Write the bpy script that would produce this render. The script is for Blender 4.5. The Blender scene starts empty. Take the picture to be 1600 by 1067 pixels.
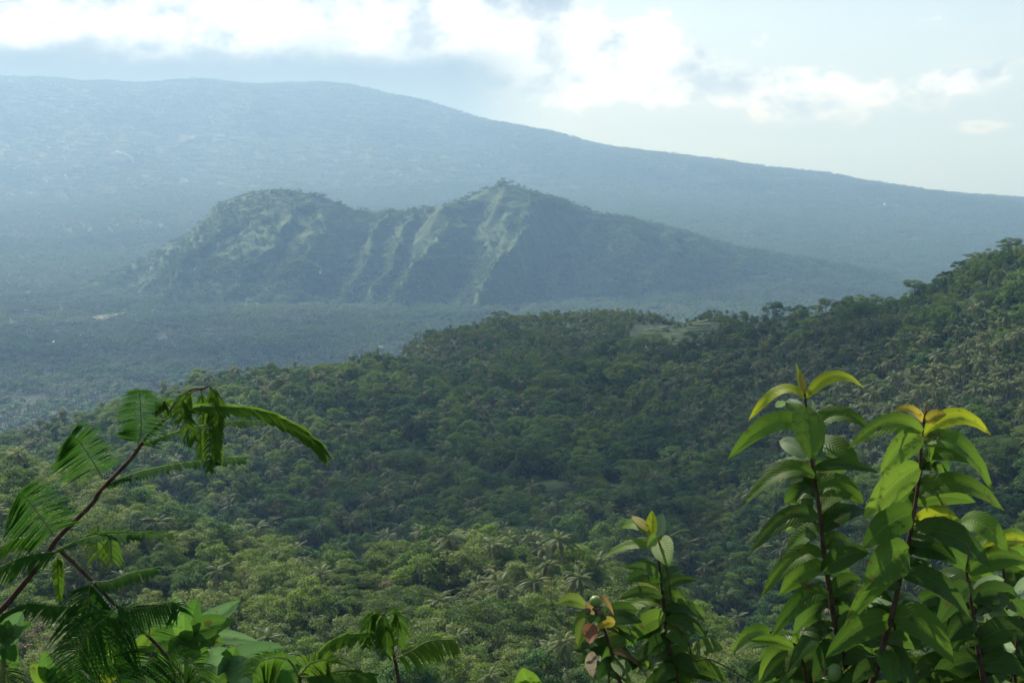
import bpy, math, random
import numpy as np
from mathutils import Vector, Matrix
rng = np.random.default_rng(7); random.seed(7)
sc = bpy.context.scene
COL = sc.collection
R = math.radians
F_PX = 2222.0; PITCH = R(6.0); CZ = 450.0          # focal length in photo pixels, tilt, eye height above the sea

# ------------------------------------------------------------------ camera
cam = bpy.data.cameras.new('camera'); cam.sensor_width = 36; cam.lens = 36 * F_PX / 1600
cam.clip_start = 0.05; cam.clip_end = 120000
cam.dof.use_dof = True; cam.dof.focus_distance = 60; cam.dof.aperture_fstop = 36
co = bpy.data.objects.new('camera', cam); COL.objects.link(co)
co.location = (0, 0, CZ); co.rotation_euler = (R(90) - PITCH, 0, 0); sc.camera = co

# ------------------------------------------------------------------ sun, sky, exposure
SUN_AZ, SUN_EL = R(-32), R(43)                     # ahead and to the left of the view
SDIR = Vector((math.sin(SUN_AZ) * math.cos(SUN_EL), math.cos(SUN_AZ) * math.cos(SUN_EL), math.sin(SUN_EL)))
sun = bpy.data.lights.new('sun', 'SUN'); sun.energy = 5.0; sun.angle = R(0.6); sun.color = (1, .965, .90)
so = bpy.data.objects.new('sun', sun); COL.objects.link(so); so.location = (0, 0, 3000)
so.rotation_mode = 'QUATERNION'; so.rotation_quaternion = SDIR.to_track_quat('Z', 'Y')
sc.view_settings.view_transform = 'Standard'; sc.view_settings.look = 'None'
sc.view_settings.exposure = 0.52; sc.view_settings.gamma = 1
CLOUD_WHITE, SKY_STRENGTH = 1.02, 0.10
cy = sc.cycles
cy.max_bounces = 5; cy.diffuse_bounces = 3; cy.glossy_bounces = 2; cy.transmission_bounces = 3
cy.volume_bounces = 0; cy.transparent_max_bounces = 24; cy.use_denoising = True
cy.caustics_reflective = False; cy.caustics_refractive = False
cy.use_adaptive_sampling = True; cy.adaptive_threshold = 0.015
cy.sample_clamp_indirect = 4

def sky_world():
    w = bpy.data.worlds.new('World'); sc.world = w; w.use_nodes = True
    nt = w.node_tree; N = nt.nodes; L = nt.links; N.clear()
    def m(op, a, b=None, c=None, clamp=False):
        n = N.new('ShaderNodeMath'); n.operation = op; n.use_clamp = clamp
        for i, v in enumerate((a, b, c)):
            if v is None: continue
            if isinstance(v, (int, float)): n.inputs[i].default_value = v
            else: L.new(v, n.inputs[i])
        return n.outputs[0]
    def vm(op, a, b, out=0):
        n = N.new('ShaderNodeVectorMath'); n.operation = op
        for i, v in enumerate((a, b)):
            if isinstance(v, tuple): n.inputs[i].default_value = v
            else: L.new(v, n.inputs[i])
        return n.outputs['Value'] if op == 'DOT_PRODUCT' else n.outputs[0]
    def sstep(x, lo, hi):
        n = N.new('ShaderNodeMapRange'); n.interpolation_type = 'SMOOTHSTEP'
        L.new(x, n.inputs[0]); n.inputs[1].default_value = lo; n.inputs[2].default_value = hi
        return n.outputs[0]
    def noise(vec, scale, detail, rough, off=0.0):
        n = N.new('ShaderNodeTexNoise'); n.inputs['Scale'].default_value = scale
        n.inputs['Detail'].default_value = detail; n.inputs['Roughness'].default_value = rough
        L.new(vm('ADD', vec, (off, off * .7, off * .3)), n.inputs['Vector']); return n.outputs['Fac']
    sky = N.new('ShaderNodeTexSky'); sky.sky_type = 'NISHITA'; sky.sun_disc = False
    sky.sun_elevation = SUN_EL; sky.sun_rotation = SUN_AZ % (2 * math.pi); sky.altitude = 300
    sky.air_density = 1.0; sky.dust_density = 1.5; sky.ozone_density = 1.0
    tc = N.new('ShaderNodeTexCoord'); d = tc.outputs['Generated']
    sp = N.new('ShaderNodeSeparateXYZ'); L.new(d, sp.inputs[0])
    az = m('ARCTAN2', sp.outputs[0], sp.outputs[1]); el = m('ARCSINE', sp.outputs[2])
    cb = N.new('ShaderNodeCombineXYZ')                       # direction in degrees of azimuth / elevation
    L.new(m('MULTIPLY', az, 57.2958), cb.inputs[0]); L.new(m('MULTIPLY', el, 57.2958), cb.inputs[1]); q = cb.outputs[0]
    dn = vm('MULTIPLY', d, (22.0, 22.0, 34.0))
    # cumulus in view: centre px, py, radii in photo pixels, weight
    B = [(120, 62, 230, 58, 1.1), (20, 75, 130, 50, .7), (330, 70, 90, 45, .5), (400, 98, 66, 30, 1.0), (468, 38, 55, 18, .8),
         (640, 85, 90, 58, 1.1), (760, 60, 140, 66, 1.1), (890, 90, 150, 62, .9), (1020, 88, 75, 48, .9), (1000, 150, 200, 26, .7),
         (1200, 142, 150, 34, .75), (1340, 160, 110, 22, .6), (1250, 186, 80, 12, .8), (1502, 134, 46, 22, 1.25),
         (1526, 204, 46, 9, .9), (492, 121, 40, 11, .8), (480, 0, 170, 16, .8), (790, -6, 90, 14, .9), (1560, -140, 260, 60, .8),
         (500, -150, 330, 70, .8), (-350, 70, 260, 60, 1.0), (2050, 120, 300, 50, .9), (-900, 90, 300, 50, .9)]
    tot = None
    for (px, py, rx, ry, wt) in B:
        a0 = math.degrees(math.atan((px - 800) / F_PX)); e0 = math.degrees(math.atan((300 - py) / F_PX))
        k = math.degrees(1 / F_PX)
        v = vm('MULTIPLY', vm('SUBTRACT', q, (a0, e0, 0)), (1 / (rx * k), 1 / (ry * k), 0))
        g = m('MULTIPLY', m('POWER', 2.718, m('MULTIPLY', vm('DOT_PRODUCT', v, v), -1.0)), wt)
        tot = g if tot is None else m('ADD', tot, g)
    # everywhere else broken cumulus goes on, kept sparse to lower the ambient light
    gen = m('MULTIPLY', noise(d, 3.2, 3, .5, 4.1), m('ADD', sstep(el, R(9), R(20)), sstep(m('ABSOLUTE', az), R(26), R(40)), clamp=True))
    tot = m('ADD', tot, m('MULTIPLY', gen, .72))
    n1 = noise(dn, 1.5, 9, .6); n2 = noise(dn, 5.0, 7, .62, 9.3)
    fld = m('ADD', tot, m('ADD', m('MULTIPLY', m('SUBTRACT', n1, .5), 2.6), m('MULTIPLY', m('SUBTRACT', n2, .5), .9)))
    cov = sstep(fld, .28, .82)
    veil = m('MULTIPLY', sstep(m('ADD', tot, m('MULTIPLY', m('SUBTRACT', n1, .5), .9)), -.1, .7), .45)   # thin cloud round the heaps
    low = sstep(el, R(7.0), R(-.5))                          # pale moist air low in the sky
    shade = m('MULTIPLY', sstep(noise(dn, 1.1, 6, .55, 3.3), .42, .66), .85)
    shade = m('ADD', shade, m('MULTIPLY', sstep(el, R(6.9), R(8.2)), .7), clamp=True)  # grey bases near the top; clouds overhead darkened to cut ambient light
    shade = m('ADD', shade, m('MULTIPLY', m('MULTIPLY', sstep(el, R(5.6), R(4.3)), sstep(az, R(-.5), R(-5))), .9), clamp=True)   # grey cloud base over the summit
    def mix(f, a, b):
        n = N.new('ShaderNodeMix'); n.data_type = 'RGBA'
        if isinstance(f, float): n.inputs[0].default_value = f
        else: L.new(f, n.inputs[0])
        for i, v in ((6, a), (7, b)):
            if isinstance(v, tuple): n.inputs[i].default_value = v + (1,)
            else: L.new(v, n.inputs[i])
        return n.outputs[2]
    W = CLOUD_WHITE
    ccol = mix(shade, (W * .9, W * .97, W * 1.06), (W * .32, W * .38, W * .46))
    sk = N.new('ShaderNodeVectorMath'); sk.operation = 'SCALE'; L.new(sky.outputs[0], sk.inputs[0]); sk.inputs['Scale'].default_value = SKY_STRENGTH
    c = mix(m('MULTIPLY', low, .75), sk.outputs[0], (.27, .44, .66))
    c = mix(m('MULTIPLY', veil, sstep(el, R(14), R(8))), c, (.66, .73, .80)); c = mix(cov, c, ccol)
    base = m('MULTIPLY', sstep(m('ADD', el, m('MULTIPLY', m('SUBTRACT', n1, .5), R(1.6))), R(6.2), R(4.6)), sstep(az, R(2.5), R(-2.5)))
    c = mix(base, c, (.18, .235, .30))                        # the shaded underside of the cloud that sits on the mountain
    bg = N.new('ShaderNodeBackground'); bg.inputs[1].default_value = 1.0
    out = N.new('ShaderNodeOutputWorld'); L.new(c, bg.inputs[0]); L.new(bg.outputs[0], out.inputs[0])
sky_world()

# ------------------------------------------------------------------ helpers
cp, sp_ = math.cos(PITCH), math.sin(PITCH)
def ray(px, py):
    xr = (px - 800) / F_PX; yu = (533.5 - py) / F_PX
    return np.array((xr, cp + yu * sp_, -sp_ + yu * cp))
def P(px, py, D):
    d = ray(px, py); return d * (D / d[1]) + np.array((0, 0, CZ))
def project(X, Y, Z):
    Z = Z - CZ; depth = Y * cp - Z * sp_; up = Y * sp_ + Z * cp
    return 800 + F_PX * X / depth, 533.5 - F_PX * up / depth

def _hash(ix, iy, s):
    h = (ix.astype(np.int64) * 374761393 + iy.astype(np.int64) * 668265263 + s * 974634777) & 0x7fffffff
    h = ((h ^ (h >> 13)) * 1274126177) & 0x7fffffff
    return ((h ^ (h >> 16)) & 0xffff) / 65535.0
def vnoise(x, y, s=0):
    ix = np.floor(x); iy = np.floor(y); fx = x - ix; fy = y - iy
    fx = fx * fx * (3 - 2 * fx); fy = fy * fy * (3 - 2 * fy)
    a = _hash(ix, iy, s); b = _hash(ix + 1, iy, s); c = _hash(ix, iy + 1, s); d = _hash(ix + 1, iy + 1, s)
    return (a * (1 - fx) + b * fx) * (1 - fy) + (c * (1 - fx) + d * fx) * fy
def fbm(x, y, o=4, s=0, g=.5):
    r = 0; a = 1; t = 0
    for i in range(o):
        r = r + a * vnoise(x, y, s + i * 17); t += a; a *= g; x = x * 2.03 + 11.3; y = y * 2.03 + 5.7
    return r / t

class TPS:
    def __init__(s, pts, vals, lam=1e-3):
        p = np.array(pts, float); n = len(p); s.p = p
        K = s.k(p, p) + lam * np.eye(n); Q = np.c_[np.ones(n), p]
        A = np.zeros((n + 3, n + 3)); A[:n, :n] = K; A[:n, n:] = Q; A[n:, :n] = Q.T
        s.w = np.linalg.solve(A, np.r_[np.array(vals, float), 0, 0, 0])
    def k(s, a, b):
        r2 = ((a[:, None, :] - b[None]) ** 2).sum(2); return np.where(r2 > 0, .5 * r2 * np.log(r2 + 1e-12), 0)
    def __call__(s, q):
        out = np.empty(len(q))
        for i in range(0, len(q), 20000):
            c = q[i:i + 20000]; out[i:i + 20000] = s.k(c, s.p) @ s.w[:-3] + s.w[-3] + c @ s.w[-2:]
        return out

def mesh(name, verts, faces, mat=None, smooth=False, uvs=None):
    me = bpy.data.meshes.new(name); me.from_pydata([tuple(v) for v in verts], [], faces)
    if smooth: me.polygons.foreach_set('use_smooth', [True] * len(me.polygons))
    if uvs is not None:
        ul = me.uv_layers.new(name='UVMap'); li = np.empty(len(me.loops), np.int32); me.loops.foreach_get('vertex_index', li)
        ul.data.foreach_set('uv', np.asarray(uvs, np.float32)[li].ravel())
    if mat: me.materials.append(mat)
    me.update(); return me
def link(name, data, parent=None):
    o = bpy.data.objects.new(name, data); COL.objects.link(o)
    if parent is not None: o.parent = parent
    return o
def tag(o, label=None, cat=None, group=None, kind=None):
    for k, v in (('label', label), ('category', cat), ('group', group), ('kind', kind)):
        if v: o[k] = v
    return o

# ------------------------------------------------------------------ materials
def new_mat(name):
    m = bpy.data.materials.new(name); m.use_nodes = True; nt = m.node_tree; nt.nodes.clear()
    return m, nt, nt.nodes, nt.links
def leaf_mat(name, c1, c2, trans=.35, rough=.62, scale=.35, spec=.18, under=None, veins=False, spots=None, tcol=None):
    """foliage: two greens mixed by tree and by clump, light passing through the blade"""
    m, nt, N, L = new_mat(name)
    oi = N.new('ShaderNodeObjectInfo'); tc = N.new('ShaderNodeTexCoord')
    nz = N.new('ShaderNodeTexNoise'); nz.inputs['Scale'].default_value = scale; nz.inputs['Detail'].default_value = 3
    L.new(tc.outputs['Object'], nz.inputs['Vector'])
    ad = N.new('ShaderNodeMath'); ad.operation = 'ADD'; L.new(oi.outputs['Random'], ad.inputs[0]); L.new(nz.outputs['Fac'], ad.inputs[1])
    mr = N.new('ShaderNodeMapRange'); L.new(ad.outputs[0], mr.inputs[0]); mr.inputs[1].default_value = .3; mr.inputs[2].default_value = 1.25
    mx = N.new('ShaderNodeMix'); mx.data_type = 'RGBA'; L.new(mr.outputs[0], mx.inputs[0])
    mx.inputs[6].default_value = c1 + (1,); mx.inputs[7].default_value = c2 + (1,); col = mx.outputs[2]
    pb = N.new('ShaderNodeBsdfPrincipled'); pb.inputs['Roughness'].default_value = rough; pb.inputs['Specular IOR Level'].default_value = spec
    def mixc(f, a, b):
        n = N.new('ShaderNodeMix'); n.data_type = 'RGBA'
        L.new(f, n.inputs[0]) if not isinstance(f, float) else setattr(n.inputs[0], 'default_value', f)
        for i, v in ((6, a), (7, b)):
            if isinstance(v, tuple): n.inputs[i].default_value = v + (1,)
            else: L.new(v, n.inputs[i])
        return n.outputs[2]
    def mth(op, a, b=0.0):
        n = N.new('ShaderNodeMath'); n.operation = op
        for i, v in ((0, a), (1, b)):
            if isinstance(v, float): n.inputs[i].default_value = v
            else: L.new(v, n.inputs[i])
        return n.outputs[0]
    if veins:
        uv = N.new('ShaderNodeSeparateXYZ'); L.new(tc.outputs['UV'], uv.inputs[0])
        au = mth('ABSOLUTE', mth('SUBTRACT', uv.outputs[0], .5))
        ph = mth('SUBTRACT', uv.outputs[1], mth('MULTIPLY', au, .45))
        s = mth('ABSOLUTE', mth('SINE', mth('MULTIPLY', ph, 42.0)))
        lat = mth('SUBTRACT', 1.0, mth('MINIMUM', mth('MULTIPLY', s, 4.0), 1.0))
        mid = mth('SUBTRACT', 1.0, mth('MINIMUM', mth('MULTIPLY', au, 34.0), 1.0))
        v = mth('MAXIMUM', mth('MULTIPLY', lat, .3), mth('MULTIPLY', mid, .8))
        col = mixc(mth('MULTIPLY', v, .55), col, tuple(min(1, x * 1.7 + .03) for x in c2))
        bp = N.new('ShaderNodeBump'); bp.inputs['Strength'].default_value = .35; bp.inputs['Distance'].default_value = .0015
        L.new(s, bp.inputs['Height']); L.new(bp.outputs[0], pb.inputs['Normal'])
        if spots:
            n2 = N.new('ShaderNodeTexNoise'); n2.inputs['Scale'].default_value = 55; n2.inputs['Detail'].default_value = 4
            L.new(tc.outputs['Object'], n2.inputs['Vector'])
            r2 = N.new('ShaderNodeMapRange'); L.new(n2.outputs['Fac'], r2.inputs[0]); r2.inputs[1].default_value = .60; r2.inputs[2].default_value = .70
            col = mixc(r2.outputs[0], col, spots)
    if under:
        ge = N.new('ShaderNodeNewGeometry'); col = mixc(ge.outputs['Backfacing'], col, under)
    L.new(col, pb.inputs['Base Color'])
    tr = N.new('ShaderNodeBsdfTranslucent')
    if tcol: tr.inputs[0].default_value = tcol + (1,)
    else:
        hs = N.new('ShaderNodeHueSaturation'); hs.inputs['Hue'].default_value = .497; hs.inputs['Value'].default_value = 1.7; hs.inputs['Saturation'].default_value = 1.05
        L.new(col, hs.inputs['Color']); L.new(hs.outputs[0], tr.inputs[0])
    ms = N.new('ShaderNodeMixShader'); ms.inputs[0].default_value = trans
    L.new(pb.outputs[0], ms.inputs[1]); L.new(tr.outputs[0], ms.inputs[2])
    o = N.new('ShaderNodeOutputMaterial'); L.new(ms.outputs[0], o.inputs[0]); return m
def rough_mat(name, c1, c2, scale=1.0, rough=.85, c3=None, s3=.02, t3=(.5, .62), bump=0, detail=6):
    m, nt, N, L = new_mat(name)
    tc = N.new('ShaderNodeTexCoord'); nz = N.new('ShaderNodeTexNoise'); nz.inputs['Scale'].default_value = scale; nz.inputs['Detail'].default_value = detail
    L.new(tc.outputs['Object'], nz.inputs['Vector'])
    r = N.new('ShaderNodeMapRange'); L.new(nz.outputs['Fac'], r.inputs[0]); r.inputs[1].default_value = .35; r.inputs[2].default_value = .65
    mx = N.new('ShaderNodeMix'); mx.data_type = 'RGBA'; L.new(r.outputs[0], mx.inputs[0])
    mx.inputs[6].default_value = c1 + (1,); mx.inputs[7].default_value = c2 + (1,); col = mx.outputs[2]
    if c3:
        n3 = N.new('ShaderNodeTexNoise'); n3.inputs['Scale'].default_value = s3; n3.inputs['Detail'].default_value = 5; L.new(tc.outputs['Object'], n3.inputs['Vector'])
        r3 = N.new('ShaderNodeMapRange'); L.new(n3.outputs['Fac'], r3.inputs[0]); r3.inputs[1].default_value, r3.inputs[2].default_value = t3
        m3 = N.new('ShaderNodeMix'); m3.data_type = 'RGBA'; L.new(r3.outputs[0], m3.inputs[0]); L.new(col, m3.inputs[6]); m3.inputs[7].default_value = c3 + (1,); col = m3.outputs[2]
    pb = N.new('ShaderNodeBsdfPrincipled'); pb.inputs['Roughness'].default_value = rough; pb.inputs['Specular IOR Level'].default_value = .2
    L.new(col, pb.inputs['Base Color'])
    if bump:
        bp = N.new('ShaderNodeBump'); bp.inputs['Strength'].default_value = .7; bp.inputs['Distance'].default_value = bump
        L.new(nz.outputs['Fac'], bp.inputs['Height']); L.new(bp.outputs[0], pb.inputs['Normal'])
    o = N.new('ShaderNodeOutputMaterial'); L.new(pb.outputs[0], o.inputs[0]); return m

M = {}
M['soil'] = rough_mat('forest_floor', (.012, .030, .006), (.026, .052, .011), .15)
M['grass'] = rough_mat('meadow_grass', (.022, .056, .008), (.042, .080, .013), .25, bump=.2)
M['path'] = rough_mat('dry_grass_path', (.10, .11, .04), (.15, .14, .06), .3)
M['plain'] = rough_mat('plain_ground', (.010, .024, .008), (.018, .036, .011), .03, c3=(.040, .066, .018), s3=.0035, t3=(.62, .68))
M['hill'] = rough_mat('hill_grass', (.016, .056, .008), (.032, .086, .011), .03, c3=(.042, .096, .011), s3=.012, t3=(.58, .74), bump=2.5)
M['volcano'] = rough_mat('mountain_forest', (.010, .030, .006), (.020, .046, .009), .012, c3=(.045, .075, .018), s3=.0022, t3=(.57, .66), bump=6)
M['sea'] = rough_mat('sea_water', (.02, .05, .08), (.03, .06, .09), .01, rough=.2)
M['bark'] = rough_mat('pale_bark', (.16, .13, .10), (.27, .24, .19), 2.5)
M['palmbark'] = rough_mat('palm_bark', (.17, .15, .12), (.28, .25, .21), 2.0)
M['twigbark'] = rough_mat('reddish_twig_bark', (.05, .026, .018), (.11, .065, .042), 60)
M['greenstem'] = rough_mat('green_stem', (.10, .13, .03), (.15, .16, .05), 40, rough=.5)
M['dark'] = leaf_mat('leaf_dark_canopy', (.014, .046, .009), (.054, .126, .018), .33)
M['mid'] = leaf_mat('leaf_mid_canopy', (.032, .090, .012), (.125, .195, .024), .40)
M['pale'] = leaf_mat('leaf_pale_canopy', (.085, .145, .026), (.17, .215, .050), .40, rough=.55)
M['umb'] = leaf_mat('leaf_umbrella_canopy', (.036, .088, .014), (.095, .145, .020), .38)
M['dry'] = leaf_mat('leaf_dry_canopy', (.12, .085, .05), (.20, .145, .08), .25)
M['palm'] = leaf_mat('palm_frond', (.038, .078, .014), (.125, .155, .042), .32, rough=.55, spec=.15)
M['palmold'] = leaf_mat('palm_frond_dry', (.10, .075, .03), (.17, .12, .045), .25, rough=.6)
M['farpalm'] = leaf_mat('far_plantation', (.026, .070, .012), (.066, .122, .022), .32, scale=.03)
M['fartree'] = leaf_mat('far_canopy', (.028, .084, .012), (.070, .146, .020), .34, scale=.03)
M['roofred'] = rough_mat('rusty_roof', (.22, .08, .05), (.30, .14, .09), 1)
M['roofgrey'] = rough_mat('metal_roof', (.55, .56, .57), (.7, .7, .7), 1, rough=.4)
M['wall'] = rough_mat('plaster_wall', (.55, .52, .46), (.7, .68, .62), .5)

# ------------------------------------------------------------------ terrain shape
CAN = 8.0       # canopy height taken off every traced point
cps = []        # near hills: (X, Y, Z)
def c(px, py, D, can=CAN):   # a point of the canopy seen in the photo
    p = P(px, py, D); cps.append((p[0], p[1], p[2] - can))
def cz(px, D, z): cps.append(((px - 800) / F_PX * D, D, CZ + z))
for px in (-2600, -500, 800, 2100, 4200):
    for D, z in ((-25, -1.0), (0, -1.7), (10, -6.5), (30, -16), (80, -38), (140, -65), (200, -90)): cps.append(((px - 800) / F_PX * (D + 40), D, CZ + z))
for px in (-500, 0, 400, 800, 1200): c(px, 1075, 235)
c(1600, 1100, 235); c(2100, 1100, 235)
for a in ((-500, 730, 560), (0, 748, 560), (100, 762, 545), (200, 788, 520), (300, 818, 500), (400, 850, 480), (470, 884, 470), (560, 908, 460), (660, 894, 450), (760, 884, 430),
          (880, 892, 400), (940, 915, 380), (1000, 965, 350), (1130, 1012, 320), (1300, 1070, 300), (1600, 1110, 290), (2100, 1110, 290),
          (-300, 880, 390), (0, 900, 380), (200, 920, 370), (400, 960, 350), (700, 985, 330), (900, 1000, 310)): c(*a)
for a in ((-300, 660, -185), (0, 660, -184), (200, 640, -180), (400, 610, -182), (560, 560, -176), (700, 540, -176), (900, 500, -172), (1050, 440, -166), (1250, 390, -160), (1600, 370, -150), (2100, 370, -150)): cz(*a)
for a in ((-500, 720, 1000), (0, 703, 1000), (100, 675, 1000), (170, 648, 1000), (260, 628, 1000), (350, 604, 1020), (480, 592, 1060), (560, 582, 1120), (610, 552, 1200), (650, 544, 1280), (700, 524, 1360), (760, 510, 1430), (820, 502, 1470),
          (900, 494, 1500), (1040, 492, 1450), (1110, 492, 1300), (1180, 486, 1150), (1300, 472, 1050), (1430, 446, 980), (1500, 412, 950), (1600, 384, 900), (1800, 340, 850), (2200, 320, 850)):
    c(*a); p_ = P(*a); cps.append((p_[0] * 1.13, p_[1] * 1.13, p_[2] - 8 - 14 - .012 * a[2])); cps.append((p_[0] * .93, p_[1] * .93, min(p_[2] - 8 - 5, P(a[0], a[1] + 14, a[2] * .93)[2] - 8)))
for a in ((200, 720, 850), (400, 700, 870), (400, 800, 740), (600, 650, 960), (600, 780, 760), (600, 862, 650), (800, 560, 1180), (800, 650, 960), (800, 750, 800), (800, 850, 660),
          (1000, 530, 1220), (1000, 600, 1040), (1000, 700, 850), (1000, 800, 705), (1000, 920, 570), (1200, 560, 1000), (1200, 680, 800), (1200, 800, 660), (1200, 950, 545),
          (1400, 500, 920), (1400, 600, 780), (1400, 700, 670), (1400, 850, 570), (1600, 450, 830), (1600, 550, 720), (1600, 700, 610), (1600, 850, 530), (1600, 990, 460),
          (2000, 500, 720), (2000, 700, 580)): c(*a)
for px in (-700, -100, 300, 560): cz(px, 1330, -280); cz(px, 1700, -430)
for px in (760, 1000): cz(px, 1950, -300); cz(px, 2300, -430)
for px in (1300, 1700, 2300): cz(px, 1500, -170); cz(px, 2300, -430)
_c = np.array(cps)
def _wN(X, Y): return np.c_[X / (Y + 40) * 4, np.log(Y + 40) * 2]
tpsN = TPS(_wN(_c[:, 0], _c[:, 1]), _c[:, 2], 2e-3)
def hN(X, Y):
    X = np.asarray(X, float); Y = np.asarray(Y, float); sh = X.shape; X = X.ravel(); Y = Y.ravel()
    z = tpsN(_wN(X, Y))
    amp = np.clip((Y - 230) / 300, 0, 1)
    z = z + amp * (fbm(X / 90, Y / 90, 4, 3) - .5) * 16 + np.clip(Y / 200, .1, 1) * (fbm(X / 22, Y / 22, 3, 5) - .5) * 3
    return z.reshape(sh)
fps = []
def fz(px, D, z): fps.append(((px - 800) / F_PX * D, D, CZ + z))
def fp(px, py, D): p = P(px, py, D); fps.append((p[0], p[1], p[2]))
for px in (-900, -200, 400, 900, 1500, 2400):
    for D in (700, 1200, 1800, 2400, 3000): fz(px, D, -200)
for px, lst in ((-900, ((350, 4600), (300, 5700), (250, 6500), (180, 7500), (130, 8500))), (-300, ((348, 4700), (300, 5700), (250, 6500), (180, 7500), (126, 8500))),
                (0, ((346, 4700), (300, 5700), (250, 6500), (180, 7500), (125, 8500))), (300, ((336, 4700), (292, 5600), (245, 6500), (180, 7500), (125, 8500))),
                (540, ((338, 4600), (295, 5500), (245, 6400), (185, 7400), (138, 8300))), (660, ((340, 4500), (298, 5400), (250, 6300), (195, 7300), (164, 8000))),
                (740, ((342, 4400), (300, 5300), (250, 6200), (187, 7700))), (845, ((345, 4400), (305, 5300), (260, 6200), (208, 7500))),
                (1070, ((362, 4200), (312, 5400), (252, 7000))), (1300, ((382, 4000), (332, 5000), (282, 6600))),
                (1600, ((420, 3600), (360, 4600), (314, 6200))), (2100, ((440, 3600), (380, 4500), (345, 6000))), (2900, ((450, 3600), (395, 4500), (365, 6000)))):
    for py, D in lst: fp(px, py, D)
    py, D = lst[-1]; zc = P(px, py, D)[2] - CZ
    fz(px, D * 1.12, zc - 35 - .02 * max(zc, 0)); fz(px, D * 1.4, zc - 320)
_f = np.array(fps)
def _wF(X, Y): return np.c_[X / Y * 4, np.log(Y) * 2]
tpsF = TPS(_wF(_f[:, 0], _f[:, 1]), _f[:, 2], 1e-3)
FAR = 2.0                                  # plain, hill and mountain are laid out in units of 2 m
ZTOP = CZ + 700 * FAR
def hF(X, Y): return CZ + FAR * (_hF(np.asarray(X, float) / FAR, np.asarray(Y, float) / FAR) - CZ)
def hH(X, Y): return CZ + FAR * (_hH(np.asarray(X, float) / FAR, np.asarray(Y, float) / FAR) - CZ)
def on_hill(X, Y): return (np.abs(X / FAR - 125) < 1275) & (Y > 2050 * FAR) & (Y < 4000 * FAR)
def _hF(X, Y):
    X = np.asarray(X, float); Y = np.asarray(Y, float); sh = X.shape; X = X.ravel(); Y = Y.ravel()
    z = tpsF(_wF(X, Y)); up = np.clip((Y - 3600) / 2500, 0, 1)
    z = z + (fbm(X / 420, Y / 420, 4, 21) - .5) * (16 + 22 * up) + (1 - np.abs(2 * fbm(X / 600 + .3 * Y / 600, Y / 3000, 3, 31) - 1) - .6) * 42 * up
    return np.minimum(z, CZ + 692 + 0 * z).reshape(sh)
# the twin-peaked hill
HD = 2900.0
hr = np.array([(20, 490), (60, 470), (120, 445), (180, 418), (230, 392), (290, 360), (330, 328), (370, 306), (400, 298), (430, 295), (470, 300), (510, 306), (535, 316), (558, 325), (600, 328), (640, 327), (690, 320), (730, 311),
               (752, 298), (772, 288), (786, 284), (812, 291), (850, 305), (900, 321), (945, 334), (1000, 342), (1060, 356), (1120, 372), (1200, 389), (1300, 404), (1400, 420), (1500, 440), (1560, 452)], float)
def _hH(X, Y):
    """ridge traced along X, spurs and gullies running down towards the viewer"""
    X = np.asarray(X, float); Y = np.asarray(Y, float)
    pxs = 800 + X / HD * F_PX
    yr = HD + 60 * np.sin(pxs / 140.0) + np.clip(pxs - 850, 0, 700) * .45
    py = np.interp(pxs, hr[:, 0], hr[:, 1], left=495, right=455)
    top = CZ + (300 - py) / F_PX * yr - 3
    base = CZ - 205.0
    H = np.maximum(top - base, 4)
    v = yr - Y
    W = np.where(v > 0, H * 1.75 + 90, H * 2.6 + 120)
    # spurs: wander sideways on the way down
    q = (X + .26 * v + 60 * (fbm(X / 150, v / 150, 4, 41) - .5) * 2)
    s1 = 1 - np.abs(2 * vnoise(q / 150, 0 * q + 3.3, 51) - 1); s2 = 1 - np.abs(2 * vnoise(q / 62, 0 * q + 8.1, 53) - 1)
    s3 = 1 - np.abs(2 * fbm(q / 30, v / 60, 3, 57) - 1)
    t = np.clip(np.abs(v) / W, 0, 1.4)
    cut = np.clip(t * 4, 0, 1) * np.clip((1.25 - t) * 2, 0, 1)
    prof = np.clip(1 - t, 0, 1) ** 1.12
    prof = np.where(t < .12, 1 - t - .5 * t * 0, prof)
    z = base + H * prof + cut * H * ((s1 - .55) * .34 + (s2 - .5) * .22 + (s3 - .5) * .10)
    z = z - 26 * np.clip((np.abs(v) / W - .95) * 3, 0, 1.6)
    return z

def grid_obj(name, ss, ts, fx, hfun, mat):
    S, T = np.meshgrid(ss, ts); X, Y = fx(S, T); Z = hfun(X, Y)
    n, m_ = S.shape; v = np.c_[X.ravel(), Y.ravel(), Z.ravel()]
    i = (np.arange(n - 1)[:, None] * m_ + np.arange(m_ - 1)[None]).ravel()
    f = np.c_[i, i + 1, i + 1 + m_, i + m_].tolist()
    return link(name, mesh(name, v, f, mat, True))
ts = np.exp(np.linspace(math.log(12), math.log(2300 + 40), 330)) - 40
o = grid_obj('near_hillside', np.linspace(-1.1, 1.1, 380), ts, lambda S, T: (S * (T + 42), T), hN, M['soil'])
tag(o, 'forested near slopes and valley falling away below the viewpoint', 'hillside', kind='structure')
ts = np.exp(np.linspace(math.log(1050 * FAR), math.log(12500 * FAR), 300))
o = grid_obj('volcano_slope', np.linspace(-.75, .75, 380), ts[150:], lambda S, T: (S * T, T), hF, M['volcano'])
tag(o, 'broad hazy blue mountain flank rising to the left under cloud', 'mountain', kind='structure')
o = grid_obj('lowland_plain', np.linspace(-.75, .75, 320), ts[:151], lambda S, T: (S * T, T), hF, M['plain'])
tag(o, 'wide forested lowland plain between the near slope and the far mountain', 'plain', kind='structure')
o = grid_obj('twin_peaked_hill', np.linspace(-1150 * FAR, 1400 * FAR, 510), np.linspace(2050 * FAR, 4000 * FAR, 390), lambda S, T: (S, T), hH, M['hill'])
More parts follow.
